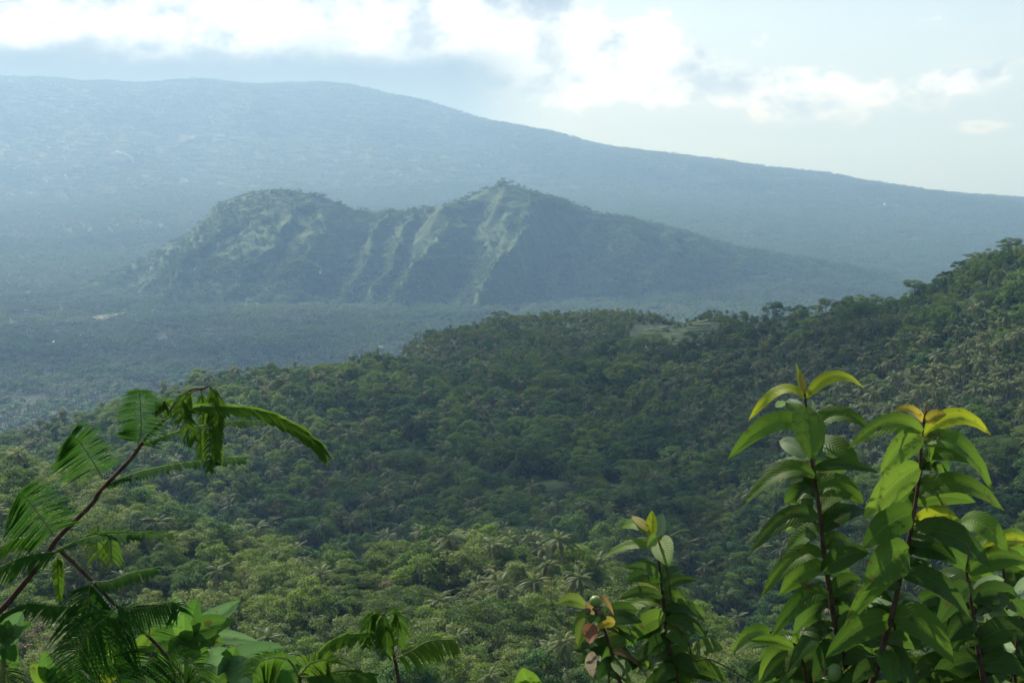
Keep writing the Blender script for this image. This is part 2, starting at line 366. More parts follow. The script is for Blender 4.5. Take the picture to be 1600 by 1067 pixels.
tag(o, 'green twin-peaked hill with grassy spurs standing in the plain', 'hill', kind='structure')
sv = [(-40000, -400, -60), (40000, -400, -60), (40000, 45000, -60), (-40000, 45000, -60)]
tag(link('sea', mesh('sea', sv, [(0, 1, 2, 3)], M['sea'])), 'pale sea far away beyond the foot of the mountain', 'sea', kind='structure')

def hit(px, py, fun, d0, d1, lift=0.0):
    """first point of a line of sight on a terrain"""
    D = np.linspace(d0, d1, 900); d = ray(px, py); X = d[0] / d[1] * D; Z = CZ + d[2] / d[1] * D
    g = fun(X, D) + lift; k = np.nonzero(Z <= g)[0]
    if len(k) == 0: k = [int(np.argmin(Z - g))]
    i = k[0]; return np.array((X[i], D[i], g[i] - lift))

# ------------------------------------------------------------------ tree models
def tube(pts, rad, n=6):
    """tapered tube along points -> verts, faces"""
    pts = [Vector(p) for p in pts]; V = []; Fc = []
    for i, p in enumerate(pts):
        t = (pts[min(i + 1, len(pts) - 1)] - pts[max(i - 1, 0)]).normalized()
        a = t.cross(Vector((.31, .87, .37))).normalized(); b = t.cross(a)
        for k in range(n):
            an = 2 * math.pi * k / n; V.append(p + (a * math.cos(an) + b * math.sin(an)) * rad[i])
    for i in range(len(pts) - 1):
        for k in range(n):
            j = (k + 1) % n; Fc.append((i * n + k, i * n + j, (i + 1) * n + j, (i + 1) * n + k))
    Fc.append(tuple(range(n - 1, -1, -1))); Fc.append(tuple((len(pts) - 1) * n + k for k in range(n)))
    return [tuple(v) for v in V], Fc
class Geo:
    def __init__(s): s.v = []; s.f = []
    def add(s, v, f):
        o = len(s.v); s.v.extend(v); s.f.extend(tuple(i + o for i in q) for q in f)
def leaf_quads(cent, nrm, size, r, asp=.62):
    """rhombic leaf faces, one per row"""
    n = len(cent); rnd = r.normal(size=(n, 3)); a = np.cross(nrm, rnd); a /= np.linalg.norm(a, axis=1)[:, None] + 1e-9
    b = np.cross(nrm, a); b /= np.linalg.norm(b, axis=1)[:, None] + 1e-9
    L = (size * (.7 + .6 * r.random(n)))[:, None]
    V = np.stack([cent - a * L, cent + b * L * asp - a * L * .1, cent + a * L, cent - b * L * asp - a * L * .1], 1)
    return V
def make_broad(seed, h, rx, rz, n_cl, n_lf, size, trunk_h, style):
    """trunk with limbs, crown of leaf clumps -> (trunk mesh data, crown mesh data)"""
    r = np.random.default_rng(seed); tg = Geo(); cl = []
    base = Vector((0, 0, -1.2)); fork = Vector((r.normal() * .3, r.normal() * .3, trunk_h))
    tr = .024 * h + .05
    v, f = tube([base, base.lerp(fork, .5) + Vector((.15 * r.normal(), .15 * r.normal(), 0)), fork], [tr * 1.3, tr, tr * .8], 7); tg.add(v, f)
    zc = h - rz
    for i in range(n_cl):
        while True:
            p = r.uniform(-1, 1, 3)
            if np.dot(p, p) < 1 and (style != 'flat' or abs(p[2]) < .9): break
        d = np.linalg.norm(p)
        if style != 'open': p = p / (d + 1e-6) * (.45 + .55 * d ** .5)
        lob = .78 + .5 * vnoise(np.array([math.atan2(p[1], p[0]) * 1.3 + 9]), np.array([p[2] * 1.7 + seed]), seed)[0]
        c = Vector((p[0] * rx * lob, p[1] * rx * lob, zc + p[2] * rz * lob))
        if c.z < trunk_h * .55: c.z = trunk_h * .55 + r.random() * .8
        cl.append((c, (.30 + .28 * r.random()) * rx * (.7 if style == 'open' else .8)))
    for i in range(min(7, n_cl)):
        c_, _ = cl[i]; mid = fork.lerp(c_, .55) + Vector((0, 0, .25 * r.random()))
        v, f = tube([fork, mid, c_], [tr * .55, tr * .33, tr * .1], 5); tg.add(v, f)
    cs, ns = [], []
    for (c_, rad) in cl:
        k = max(8, int(n_lf / n_cl)); d = r.normal(size=(k, 3)); d /= np.linalg.norm(d, axis=1)[:, None]
        d[:, 2] = np.abs(d[:, 2]) * 1.0 - .35 * (r.random(k))
        fl = .42 if style == 'flat' else .75
        pos = np.array(c_) + d * rad * (.55 + .5 * r.random(k))[:, None] * np.array((1, 1, fl))
        nr = d * .8 + r.normal(size=(k, 3)) * .45 + np.array((0, 0, .45)); cs.append(pos); ns.append(nr)
    cs = np.vstack(cs); ns = np.vstack(ns); ns /= np.linalg.norm(ns, axis=1)[:, None]
    V = leaf_quads(cs, ns, np.full(len(cs), size), r).reshape(-1, 3)
    F_ = np.arange(len(V)).reshape(-1, 4).tolist()
    return (tg.v, tg.f), (V, F_)
def frond_geo(L, rise, droop, n, lw, r, hang=.5):
    """one palm frond along +X: rachis and two rows of leaflets"""
    V, Fc = [], []
    t = np.linspace(0, 1, 7)
    def pt(u): return Vector((L * u * (1 - .18 * u * droop), 0, L * (rise * u - droop * u * u)))
    rv, rf = tube([pt(u) for u in t], [.05 * (1 - .8 * u) for u in t], 3); V += rv; Fc += rf
    for i in range(n):
        u = .14 + .86 * (i + .5) / n; p = pt(u); tn = (pt(min(u + .02, 1.02)) - pt(u - .02)).normalized()
        ll = lw * (math.sin(math.pi * (.12 + .86 * u)) ** .7) * (.85 + .3 * r.random())
        for s in (-1, 1):
            side = Vector((0, s, 0)); d = (side * .8 + tn * .55 + Vector((0, 0, -hang * (.6 + .6 * r.random()))) + Vector((0, 0, .12))).normalized()
            d2 = (d + Vector((0, 0, -.55))).normalized(); wv = tn * (.055 + .02 * r.random()) * 1.15
            a = p; m_ = p + d * ll * .55; e = m_ + d2 * ll * .5; o = len(V)
            V += [tuple(a - wv * .5), tuple(a + wv * .5), tuple(m_ + wv), tuple(m_ - wv), tuple(e)]
            Fc += [(o, o + 1, o + 2, o + 3), (o + 3, o + 2, o + 4)]
    return V, Fc
def palm_frame(seed, h):
    r = np.random.default_rng(seed); lean = r.uniform(-.09, .09, 2)
    pts = [Vector((lean[0] * h * u * u * 1.6, lean[1] * h * u * u * 1.6, -1.2 + (h + 1.2) * u)) for u in np.linspace(0, 1, 7)]
    tv = tube(pts, [.24, .19, .17, .16, .15, .145, .15], 7); top = pts[-1]
    fr = []
    n = 19 + int(r.integers(0, 6))
    for i in range(n):
        u = (i + .5) / n; az = i * 2.39996 + r.normal() * .15
        kind = 0 if u < .3 else (1 if u < .72 else 2)
        pitch = (R(-28), R(2), R(30))[kind] + r.normal() * .12
        dry = kind == 2 and r.random() < .16
        mtx = Matrix.Translation(top) @ Matrix.Rotation(az, 4, 'Z') @ Matrix.Rotation(pitch, 4, 'Y') @ Matrix.Scale(.85 + .3 * r.random(), 4)
        fr.append((kind, mtx, dry))
    return tv, fr
rp = np.random.default_rng(3)
FROND = [frond_geo(4.2, .42, .50, 24, 1.0, rp, .35), frond_geo(4.6, .22, .52, 26, 1.1, rp, .5), frond_geo(4.4, .10, .62, 24, 1.1, rp, .75)]
FROND_ME = [mesh('frond', v, f, M['palm']) for v, f in FROND]
FROND_DRY = [mesh('frond_dry', v, f, M['palmold']) for v, f in FROND]
PALM = []                                    # (trunk mesh, crown mesh, whole mesh object, frond list, height)
def joined(name, parts):
    """one mesh out of (verts, faces, material) pieces"""
    V, Fc, mi, mats = [], [], [], []
    for v, f, m in parts:
        o = len(V); V.extend(tuple(x) for x in v); Fc.extend(tuple(i + o for i in q) for q in f)
        if m not in mats: mats.append(m)
        mi.extend([mats.index(m)] * len(f))
    me = mesh(name, V, Fc)
    for m in mats: me.materials.append(m)
    me.polygons.foreach_set('material_index', mi); me.update(); return me
for s, h in enumerate((11, 13, 14.5, 16.5, 9.5)):
    tv, fr = palm_frame(100 + s, h); parts = []
    for kind, mtx, dry in fr:
        v, f = FROND[kind]; parts.append(([mtx @ Vector(x) for x in v], f, M['palmold'] if dry else M['palm']))
    tm = mesh('trunk', tv[0], tv[1], M['palmbark'], True); cm = joined('crown', parts)
    wm = joined('palm', parts + [(tv[0], tv[1], M['palmbark'])])
    PALM.append((tm, cm, bpy.data.objects.new('palm_source', wm), fr, h))
# style, leaf material, height, crown radius, crown half height, clumps, leaves, leaf size, trunk
SPEC = {
 'dark':  [(10, 4.2, 3.7, 34, 7000, .20, 4.2, 'round'), (12, 4.6, 4.6, 40, 8000, .21, 4.8, 'round'), (8, 4.4, 3.0, 30, 6000, .20, 3.2, 'round')],
 'mid':   [(11, 4.6, 3.9, 38, 7000, .20, 4.6, 'round'), (9, 3.8, 3.6, 30, 6000, .19, 3.6, 'round'), (13, 4.0, 5.4, 36, 7400, .20, 5.2, 'round')],
 'pale':  [(9, 4.0, 3.6, 44, 4600, .19, 2.8, 'open'), (8, 3.6, 3.3, 38, 4000, .18, 2.6, 'open'), (11, 4.3, 4.3, 50, 5400, .20, 3.4, 'open')],
 'umb':   [(12, 6.0, 2.0, 30, 6400, .18, 7.0, 'flat'), (14, 6.6, 2.6, 36, 7600, .19, 7.8, 'flat')],
 'dry':   [(10, 3.8, 3.4, 26, 700, .24, 4.0, 'open')]}
TREE = {}
for k, lst in SPEC.items():
    TREE[k] = []
    for i, a in enumerate(lst):
        (tv, tf), (cv, cf) = make_broad(200 + 31 * i + len(k) * 7 + ord(k[0]), a[0], a[1], a[2], a[3], a[4], a[5], a[6], a[7])
        tm = mesh('trunk', tv, tf, M['bark'], True); cm = mesh('crown', cv, cf, M[k])
        wm = joined('tree', [(tv, tf, M['bark']), (cv, cf, M[k])])
        TREE[k].append((tm, cm, bpy.data.objects.new('tree_source', wm), None, a[0]))
# shrubs and broad-leaved understorey
SHRUB = []
for i in range(3):
    (tv, tf), (cv, cf) = make_broad(500 + i, 3.2, 2.2, 1.6, 14, 1100, .26, .8, 'open')
    SHRUB.append(bpy.data.objects.new('shrub_source', joined('shrub', [(tv, tf, M['bark']), (cv, cf, M[('dark', 'mid', 'mid')[i]])])))
def banana(seed):
    r = np.random.default_rng(seed); V, Fc = [], []
    for k in range(9):
        az = k * 2.4; up = .5 + .5 * r.random(); L = 2.2 + r.random(); w = .32; o = len(V)
        for j in range(6):
            u = j / 5; x = L * u * (.45 + .4 * (1 - up)); z = 1.6 + L * (up * u - .75 * u * u * (1.1 - .4 * up)); ww = w * math.sin(math.pi * (.1 + .85 * u))
            cx, cy_ = math.cos(az), math.sin(az)
            V += [(x * cx - ww * cy_, x * cy_ + ww * cx, z), (x * cx + ww * cy_, x * cy_ - ww * cx, z)]
            if j: Fc.append((o + 2 * j - 2, o + 2 * j - 1, o + 2 * j + 1, o + 2 * j))
    tv, tf = tube([(0, 0, -.6), (0, 0, 1.7)], [.14, .1], 6); g = Geo(); g.add(V, Fc); g.add(tv, tf)
    return g
for i in range(2):
    g = banana(i); SHRUB.append(bpy.data.objects.new('banana_source', mesh('banana', g.v, g.f, M['umb'])))
# far plantation patches: many small trees in one 34 m patch
def far_patch(seed, size, n, palms):
    r = np.random.default_rng(seed); parts = []
    for i in range(n):
        x, y = r.uniform(-size / 2, size / 2, 2); h = r.uniform(7, 13)
        if r.random() < palms:
            V, Fc = [], []
            for k in range(9):
                az = k * .698 + r.random() * .3; L = r.uniform(3, 4.3); w = .55; dz = r.uniform(-.1, .55); o = len(V); cx, cy_ = math.cos(az), math.sin(az)
                for u, zz, ww in ((0, 0, .15), (.5, dz * 2.2, w), (1, dz * 2.2 - 1.6, .1)):
                    V += [(x + L * u * cx - ww * cy_, y + L * u * cy_ + ww * cx, h + zz), (x + L * u * cx + ww * cy_, y + L * u * cy_ - ww * cx, h + zz)]
                Fc += [(o, o + 1, o + 3, o + 2), (o + 2, o + 3, o + 5, o + 4)]
            V += [(x - .2, y, -6), (x + .2, y, -6), (x + .2, y, h), (x - .2, y, h), (x, y - .2, -6), (x, y + .2, -6), (x, y + .2, h), (x, y - .2, h)]
            parts.append((V[:-8], Fc, M['farpalm'])); parts.append((V[-8:], [(0, 1, 2, 3), (4, 5, 6, 7)], M['palmbark']))
        else:
            h *= .8; rad = r.uniform(2.6, 4.6); k = 46; d = r.normal(size=(k, 3)); d /= np.linalg.norm(d, axis=1)[:, None]; d[:, 2] = np.abs(d[:, 2]) - .25
            pos = np.array((x, y, h - rad * .7)) + d * rad * np.array((1, 1, .75)) * (.7 + .4 * r.random(k))[:, None]
            nr = d + r.normal(size=(k, 3)) * .35; nr /= np.linalg.norm(nr, axis=1)[:, None]
            V = leaf_quads(pos, nr, np.full(k, rad * .33), r).reshape(-1, 3)
            parts.append((V, np.arange(len(V)).reshape(-1, 4).tolist(), M['fartree']))
    return bpy.data.objects.new('patch_source', joined('patch', parts))
PATCH = [far_patch(i, 34, 22, .75) for i in range(3)] + [far_patch(10 + i, 34, 22, .2) for i in range(3)]
HPATCH = [far_patch(20 + i, 22, 7, .12) for i in range(3)]

def scatter(name, sources, pos, rot, scl, label, cat, group=None):
    """one object of 'stuff': instances of the source meshes on points"""
    me = bpy.data.meshes.new(name); me.from_pydata([tuple(p) for p in pos], [], [])
    n = len(pos); r = np.random.default_rng(len(name) * 13 + n)
    for nm, tp, dat in (('rotv', 'FLOAT_VECTOR', np.c_[r.normal(size=(n, 2)) * (.09 if 'palm' in name else .03), rot]), ('sclv', 'FLOAT_VECTOR', scl)):
        at = me.attributes.new(nm, tp, 'POINT'); at.data.foreach_set('vector', np.asarray(dat, np.float32).ravel())
    at = me.attributes.new('pick', 'INT', 'POINT'); at.data.foreach_set('value', r.integers(0, len(sources), n).astype(np.int32))
    ob = link(name, me); ng = bpy.data.node_groups.new(name + '_nodes', 'GeometryNodeTree')
    ng.interface.new_socket('Geometry', in_out='INPUT', socket_type='NodeSocketGeometry'); ng.interface.new_socket('Geometry', in_out='OUTPUT', socket_type='NodeSocketGeometry')
    N, L = ng.nodes, ng.links; gi = N.new('NodeGroupInput'); go = N.new('NodeGroupOutput')
    mp = N.new('GeometryNodeMeshToPoints'); ip = N.new('GeometryNodeInstanceOnPoints'); jg = N.new('GeometryNodeJoinGeometry')
    for s in sources:
        oi = N.new('GeometryNodeObjectInfo'); oi.inputs['Object'].default_value = s; oi.inputs['As Instance'].default_value = False
        gt = N.new('GeometryNodeGeometryToInstance'); L.new(oi.outputs['Geometry'], gt.inputs[0]); L.new(gt.outputs[0], jg.inputs[0])
    def attr(nm, dt):
        a = N.new('GeometryNodeInputNamedAttribute'); a.data_type = dt; a.inputs['Name'].default_value = nm; return a.outputs[0]
    L.new(gi.outputs[0], mp.inputs[0]); L.new(mp.outputs[0], ip.inputs['Points']); L.new(jg.outputs[0], ip.inputs['Instance'])
    ip.inputs['Pick Instance'].default_value = True; L.new(attr('pick', 'INT'), ip.inputs['Instance Index'])
    L.new(attr('rotv', 'FLOAT_VECTOR'), ip.inputs['Rotation']); L.new(attr('sclv', 'FLOAT_VECTOR'), ip.inputs['Scale'])
    L.new(ip.outputs[0], go.inputs[0])
    md = ob.modifiers.new('scatter', 'NODES'); md.node_group = ng
    return tag(ob, label, cat, group, 'stuff')

# ------------------------------------------------------------------ open fields and the ridge track
fields = []      # (centre x, y, radius x, radius y) kept free of trees
def field_patch(name, pxs, rows, mat, step, label, cat):
    """terraced field: flat strips that step down the slope, each a child"""
    root = link(name, None)
    first = None
    allp = [[hit(x, py + 1.8 * math.sin(x / 17 + k), hN, 500, 1700) for x in np.linspace(x0, x1, 14)] for k, (py, x0, x1) in enumerate(rows)]
    for k, pts in enumerate(allp):
        V, Fc = [], []
        dep = np.mean([p[1] for p in allp[k - 1]]) - np.mean([p[1] for p in pts]) if k else step
        dep = float(np.clip(dep, step * .5, step * 3)) + 1.5
        for p in pts:
            zt = p[2] + .28
            V += [(p[0], p[1], p[2] - 1.5), (p[0], p[1], zt), (p[0], p[1] + dep, zt + .25), (p[0], p[1] + dep, p[2] - 1.5)]
        for i in range(len(pts) - 1):
            a = 4 * i; Fc += [(a, a + 4, a + 5, a + 1), (a + 1, a + 5, a + 6, a + 2), (a + 2, a + 6, a + 7, a + 3)]
        Fc += [(0, 1, 2, 3), tuple(4 * (len(pts) - 1) + q for q in (3, 2, 1, 0))]
        link('terrace', mesh('terrace', V, Fc, mat), root)
        for p in pts[::2]: fields.append((p[0], p[1] + dep / 2, 9 * p[1] / 1000, dep * .9))
    return tag(root, label, cat, kind='structure')
field_patch('terraced_field', None, [(507, 1058, 1112), (512, 1030, 1112), (518, 1010, 1112), (524, 1003, 1108), (530, 1002, 1110), (536, 1008, 1106), (542, 1014, 1100), (548, 1020, 1092)], M['grass'], 17,
            'green stepped terraces on the ridge below the pale grass track', 'field')
field_patch('hilltop_pasture', None, [(482, 1222, 1275), (488, 1215, 1292), (494, 1222, 1285)], M['grass'], 15, 'small grassy pasture on the ridge among lone trees at right', 'field')
field_patch('valley_clearing', None, [(756, 830, 872), (762, 822, 880), (768, 832, 876)], M['grass'], 9, 'small grassy clearing in the valley forest at centre', 'field')
field_patch('valley_glade', None, [(762, 944, 970), (768, 940, 972), (775, 944, 968)], M['grass'], 9, 'narrow grassy glade right of the valley clearing', 'field')
pp = [hit(x, y, hN, 700, 1700) for x, y in ((1006, 519), (1022, 516), (1040, 513), (1060, 511), (1078, 508), (1095, 505), (1106, 503))]
V, Fc = [], []
for i, p in enumerate(pp):
    V += [(p[0], p[1] - 1.5, p[2] + 1.6), (p[0], p[1] + 4, p[2] + 1.9)]
    if i: Fc.append((2 * i - 2, 2 * i, 2 * i + 1, 2 * i - 1))
    fields.append((p[0], p[1], 10, 16))
tag(link('ridge_track', mesh('ridge_track', V, Fc, M['path'])), 'pale dry grass track along the top of the terraces', 'path', kind='structure')
fields = np.array(fields)
def in_field(X, Y):
    r = np.zeros(len(X), bool)
    for a, b, rx, ry in fields: r |= ((X - a) / rx) ** 2 + ((Y - b) / ry) ** 2 < 1
    # nothing may stand in the line of sight just below a field
    for a, b, rx, ry in fields: r |= (np.abs(X - a) < rx * .8) & (Y < b) & (Y > b - 26)
    return r

# ------------------------------------------------------------------ the near forest: where every tree stands
def sample(d0, d1, cell, r, jit=.9):
    """jittered points over the sector in view"""
    ys = np.arange(d0, d1, cell); out = []
    for y in ys:
        w = .41 * y + 25; xs = np.arange(-w, w, cell); out.append(np.c_[xs, np.full(len(xs), y)])
    p = np.vstack(out); return p + r.uniform(-.5, .5, p.shape) * cell * jit
r1 = np.random.default_rng(11)
pts = np.vstack([sample(238, 600, 6.2, r1), sample(600, 1000, 7.4, r1), sample(1000, 1800, 7.4, r1)])
X, Y = pts[:, 0], pts[:, 1]; Z = hN(X, Y)
_px, _py = project(X, Y, Z)
open_ridge = (_px > 1150) & (_px < 1300) & (_py < 522) & (Y > 930)
ok = (Z > hF(X, Y) - 4) & ~in_field(X, Y) & ~(open_ridge & (r1.random(len(X)) < .85))
X, Y, Z = X[ok], Y[ok], Z[ok]
px, py = project(X, Y, Z + 8)
big = fbm(X / 70, Y / 70, 3, 71); kindn = fbm(X / 34, Y / 34, 2, 77); jit = r1.random(len(X))
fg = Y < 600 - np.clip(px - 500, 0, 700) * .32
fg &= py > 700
palm_p = .20 + .6 * np.clip((px - 980) / 250, 0, 1) * np.clip((720 - py) / 60, 0, 1) * np.clip((py - 480) / 60, 0, 1)   # plantation, upper right
palm_p = np.maximum(palm_p, .42 * np.clip((330 - px) / 200, 0, 1) * (py < 745))
palm_p = np.maximum(palm_p, .45 * (Y > 1200))
palm_p = np.where(fg, .07 + .26 * np.exp(-((px - 830) / 170) ** 2) * (py < 985), palm_p) * (.35 + 1.3 * big)
ridge_r = (px > 1380) & (py < 480)
palm_p = np.where(ridge_r, .03, palm_p)
is_palm = jit < palm_p
j2 = r1.random(len(X))
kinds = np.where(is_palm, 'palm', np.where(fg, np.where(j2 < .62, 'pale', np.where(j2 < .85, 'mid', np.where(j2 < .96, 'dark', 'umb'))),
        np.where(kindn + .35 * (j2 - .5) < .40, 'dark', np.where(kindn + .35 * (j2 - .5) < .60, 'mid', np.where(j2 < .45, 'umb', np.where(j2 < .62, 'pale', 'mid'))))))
kinds = np.where((j2 > .988) & ~is_palm, 'dry', kinds)
scl = .6 + .85 * r1.random(len(X)) ** 1.6; scl = np.where(is_palm, .62 + .6 * r1.random(len(X)), scl)
emer = (r1.random(len(X)) < .05) & ~is_palm & (Y > 500); scl = np.where(emer, scl * 1.45, scl)
scl = np.where((px > 1300) & (py < 500) & (Y > 800), scl * .62, scl)
scl = scl * np.interp(Y, (480, 620, 1000, 1250), (1, 1.16, 1.1, .6))
scl = np.where(Y < 300, scl * .8, scl)
rot = r1.random(len(X)) * 6.283; var = r1.integers(0, 60, len(X))
rowz = {'palm': PALM, **TREE}
hgt = np.array([rowz[k][v % len(rowz[k])][4] for k, v in zip(kinds, var)]) * scl
_, ytop = project(X, Y, Z + hgt)
# keep the bottom of the picture open: nothing may tower above the traced canopy near the camera
# which trees show: walk from near to far, column by column
order = np.argsort(Y); horizon = np.full(420, 1067.0); show = np.zeros(len(X))
for i in order:
    cidx = int((px[i]) / 4)
    if cidx < 2 or cidx > 397: continue
    half = int(max(1, F_PX * 3 / Y[i] / 4)); seg = horizon[cidx - half:cidx + half + 1]
    vis = np.clip(seg - ytop[i], 0, None).mean()
    show[i] = min(vis, F_PX * hgt[i] / Y[i]) * F_PX * 7 / Y[i]
    np.minimum(seg, ytop[i] + F_PX * .3 * hgt[i] / Y[i], out=seg)
inside = (px > 4) & (px < 1596) & (ytop < 1050)
chosen = np.zeros(len(X), bool)
for sel, n in ((is_palm, 285), (~is_palm, 262)):
    k = np.nonzero(sel & inside & (kinds != 'dry'))[0]; k = k[np.argsort(-show[k])][:n]; chosen[k] = True

ORD = 'first second third fourth fifth sixth seventh eighth ninth tenth eleventh twelfth thirteenth fourteenth fifteenth sixteenth seventeenth eighteenth nineteenth twentieth'.split()
def ordinal(i): return ORD[i] if i < 20 else ('%d%s' % (i + 1, {1: 'st', 2: 'nd', 3: 'rd'}.get((i + 1) % 10, 'th')))
NAMES = {'palm': ('coconut_palm', 'coconut palm', 'palm'), 'pale': ('pale_leaved_tree', 'pale-leaved tree', 'tree'), 'mid': ('leafy_tree', 'leafy tree', 'tree'),
         'dark': ('dense_tree', 'dark tree', 'tree'), 'umb': ('umbrella_tree', 'flat-topped tree', 'tree'), 'dry': ('dry_tree', 'dry brown tree', 'tree')}
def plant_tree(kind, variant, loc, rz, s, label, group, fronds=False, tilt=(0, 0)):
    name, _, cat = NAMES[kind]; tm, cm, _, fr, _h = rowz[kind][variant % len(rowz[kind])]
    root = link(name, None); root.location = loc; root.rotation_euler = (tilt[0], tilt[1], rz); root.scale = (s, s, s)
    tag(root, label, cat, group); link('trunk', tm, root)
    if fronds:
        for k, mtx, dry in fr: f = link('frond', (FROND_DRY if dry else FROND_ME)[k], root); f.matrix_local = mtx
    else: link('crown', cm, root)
    return root
def zone(i):
    """words that place a tree by things one can find in the picture"""
    x = px[i]
    a = ('below the feathery branch' if x < 250 else 'above the pale rosette' if x < 480 else 'left of lone palm' if x < 655 else 'right of lone palm' if x < 770 else
         'left of fruiting guava' if x < 900 else 'behind the small guava' if x < 1130 else 'behind the tall guavas')
    if fg[i]: z = ('far edge' if Y[i] > 430 else 'middle' if Y[i] > 335 else 'near foot') + ' of sunlit slope'
    else:
        z = ('crest' if ytop[i] < 500 else 'upper part' if ytop[i] < 620 else 'middle' if ytop[i] < 740 else 'lower part') + ' of shaded hillside'
    return z, a
groups = {}
for i in np.nonzero(chosen)[0]:
    z, a = zone(i); size = 'tall' if hgt[i] > 10.5 else 'low' if hgt[i] < 7.5 else 'middling'
    groups.setdefault((kinds[i], size, z, a), []).append(i)
palm_rank = {i: n for n, i in enumerate(sorted(np.nonzero(chosen & is_palm)[0], key=lambda i: -show[i]))}
for (k, size, z, a), ii in groups.items():
    ii.sort(key=lambda i: px[i])
    for n, i in enumerate(ii):
        lab = '%s %s%s at %s, %s' % (size, NAMES[k][1], (', %s from left' % ordinal(n)) if len(ii) > 1 else '', z, a)
        plant_tree(k, var[i], (X[i], Y[i], Z[i]), rot[i], scl[i], lab, ('coconut palms' if k == 'palm' else 'broad-leaved trees') + ' on the near slopes', fronds=palm_rank.get(i, 999) < 45, tilt=(rng.normal() * .07, rng.normal() * .07) if k == 'palm' else (0, 0))
# trees that stand out
def crest(qx, d0, d1):
    D = np.linspace(d0, d1, 500); Xc = (qx - 800) / F_PX * D; zc = hN(Xc, D); _, yy = project(Xc, D, zc); i = int(np.argmin(yy)); return (Xc[i], D[i], zc[i])
special = [('palm', 3, (662, 905, 380, 520), 1.0, 'lone tall coconut palm rising above the sunlit slope at centre', True),
           ('palm', 2, (828, 905, 330, 480), 1.0, 'tall coconut palm with spiky crown left of fruiting guava', True),
           ('palm', 1, (880, 935, 300, 480), 1.0, 'broad coconut palm just above the fruiting guava', True),
           ('dry', 0, (735, 760, 650, 1000), 1.05, 'pale brown leafless tree in the valley forest at centre', False),
           ('dry', 0, (842, 850, 600, 900), 1.3, 'reddish bare tree low in the shaded valley above lone palms', False),
           ('dry', 0, (1015, 905, 500, 800), .9, 'pale dead tree behind the tip of the small guava', False),
           ('umb', 0, (995, 700, 700, 1000), 1.1, 'yellow-green flat-topped tree high on shaded hillside left of tall guavas', False)]
for k, v_, (qx, qy, d0, d1), s, lab, frn in special:
    p = crest(qx, d0, d1) if k == 'palm' else hit(qx, qy, hN, d0, d1, 3.0); plant_tree(k, v_, p, qx * .37, s, lab, None, frn)
for qx, k, v_, s, lab in ((1178, 'dark', 2, .75, 'small round tree standing alone on the ridge left of the pasture'),
                          (1212, 'umb', 1, .92, 'broad dark tree on the ridge beside the small round tree'),
                          (1236, 'umb', 0, .7, 'low flat tree joined to the broad tree on the ridge'),
                          (1258, 'dark', 1, .62, 'left of two small ridge trees behind the pasture'), (1276, 'umb', 0, .66, 'right of two small ridge trees behind the pasture'),
                          (1318, 'pale', 1, 1.1, 'open-crowned tree on the ridge where dense forest begins'), (1345, 'mid', 0, 1.0, 'rounded tree on the ridge right of the open-crowned tree'),
                          (1392, 'mid', 1, 1.0, 'rounded tree on the ridge at the foot of the steep rise'), (1430, 'umb', 1, 1.0, 'wide flat-topped tree at the foot of the steep skyline rise'),
                          (1470, 'dry', 0, 1.0, 'bare thin tree on the steep skyline'), (1500, 'dark', 1, 1.0, 'round dark tree low on the steep skyline'), (1522, 'umb', 1, .95, 'flat-topped tree midway on the steep skyline'),
                          (1548, 'pale', 2, 1.1, 'open-leaved tree high on the steep skyline'), (1576, 'umb', 1, 1.0, 'topmost flat-topped tree on the skyline at right edge')):
    p = crest(qx, 850, 1250); plant_tree(k, v_, (p[0], p[1], p[2] - .4), qx * .71, s * 1.12, lab, None)
# everything else in the near forest
rest = ~chosen
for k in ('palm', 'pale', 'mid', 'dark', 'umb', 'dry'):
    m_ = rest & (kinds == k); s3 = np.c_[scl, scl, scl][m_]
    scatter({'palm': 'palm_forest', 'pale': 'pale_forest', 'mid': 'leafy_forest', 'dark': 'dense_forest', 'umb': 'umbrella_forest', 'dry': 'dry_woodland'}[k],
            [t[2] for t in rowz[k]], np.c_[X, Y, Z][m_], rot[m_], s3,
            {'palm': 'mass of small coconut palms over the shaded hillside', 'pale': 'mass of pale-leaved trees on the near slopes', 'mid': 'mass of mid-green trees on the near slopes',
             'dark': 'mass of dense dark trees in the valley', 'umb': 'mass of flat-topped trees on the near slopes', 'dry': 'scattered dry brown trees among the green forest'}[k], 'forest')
p2 = np.vstack([sample(238, 620, 4.2, r1), sample(620, 1100, 6.5, r1), sample(1100, 1700, 9, r1)]); x2, y2 = p2[:, 0], p2[:, 1]; z2 = hN(x2, y2)
m2 = (z2 > hF(x2, y2) - 3) & ~in_field(x2, y2); n2 = int(m2.sum()); s2 = .55 + .6 * r1.random(n2)
scatter('undergrowth', SHRUB, np.c_[x2, y2, z2][m2], r1.random(n2) * 6.28, np.c_[s2, s2, s2], 'tangled shrubs and banana plants under the trees', 'undergrowth')
p2 = sample(4, 236, 3.0, r1); x2, y2 = p2[:, 0], p2[:, 1]; z2 = hN(x2, y2); s2 = np.clip(.18 + y2 / 260, .2, .75) * (.7 + .5 * r1.random(len(x2)))
scatter('hillside_scrub', SHRUB[:3], np.c_[x2, y2, z2], r1.random(len(x2)) * 6.28, np.c_[s2, s2, s2], 'low green scrub on the steep slope below the viewpoint', 'scrub')
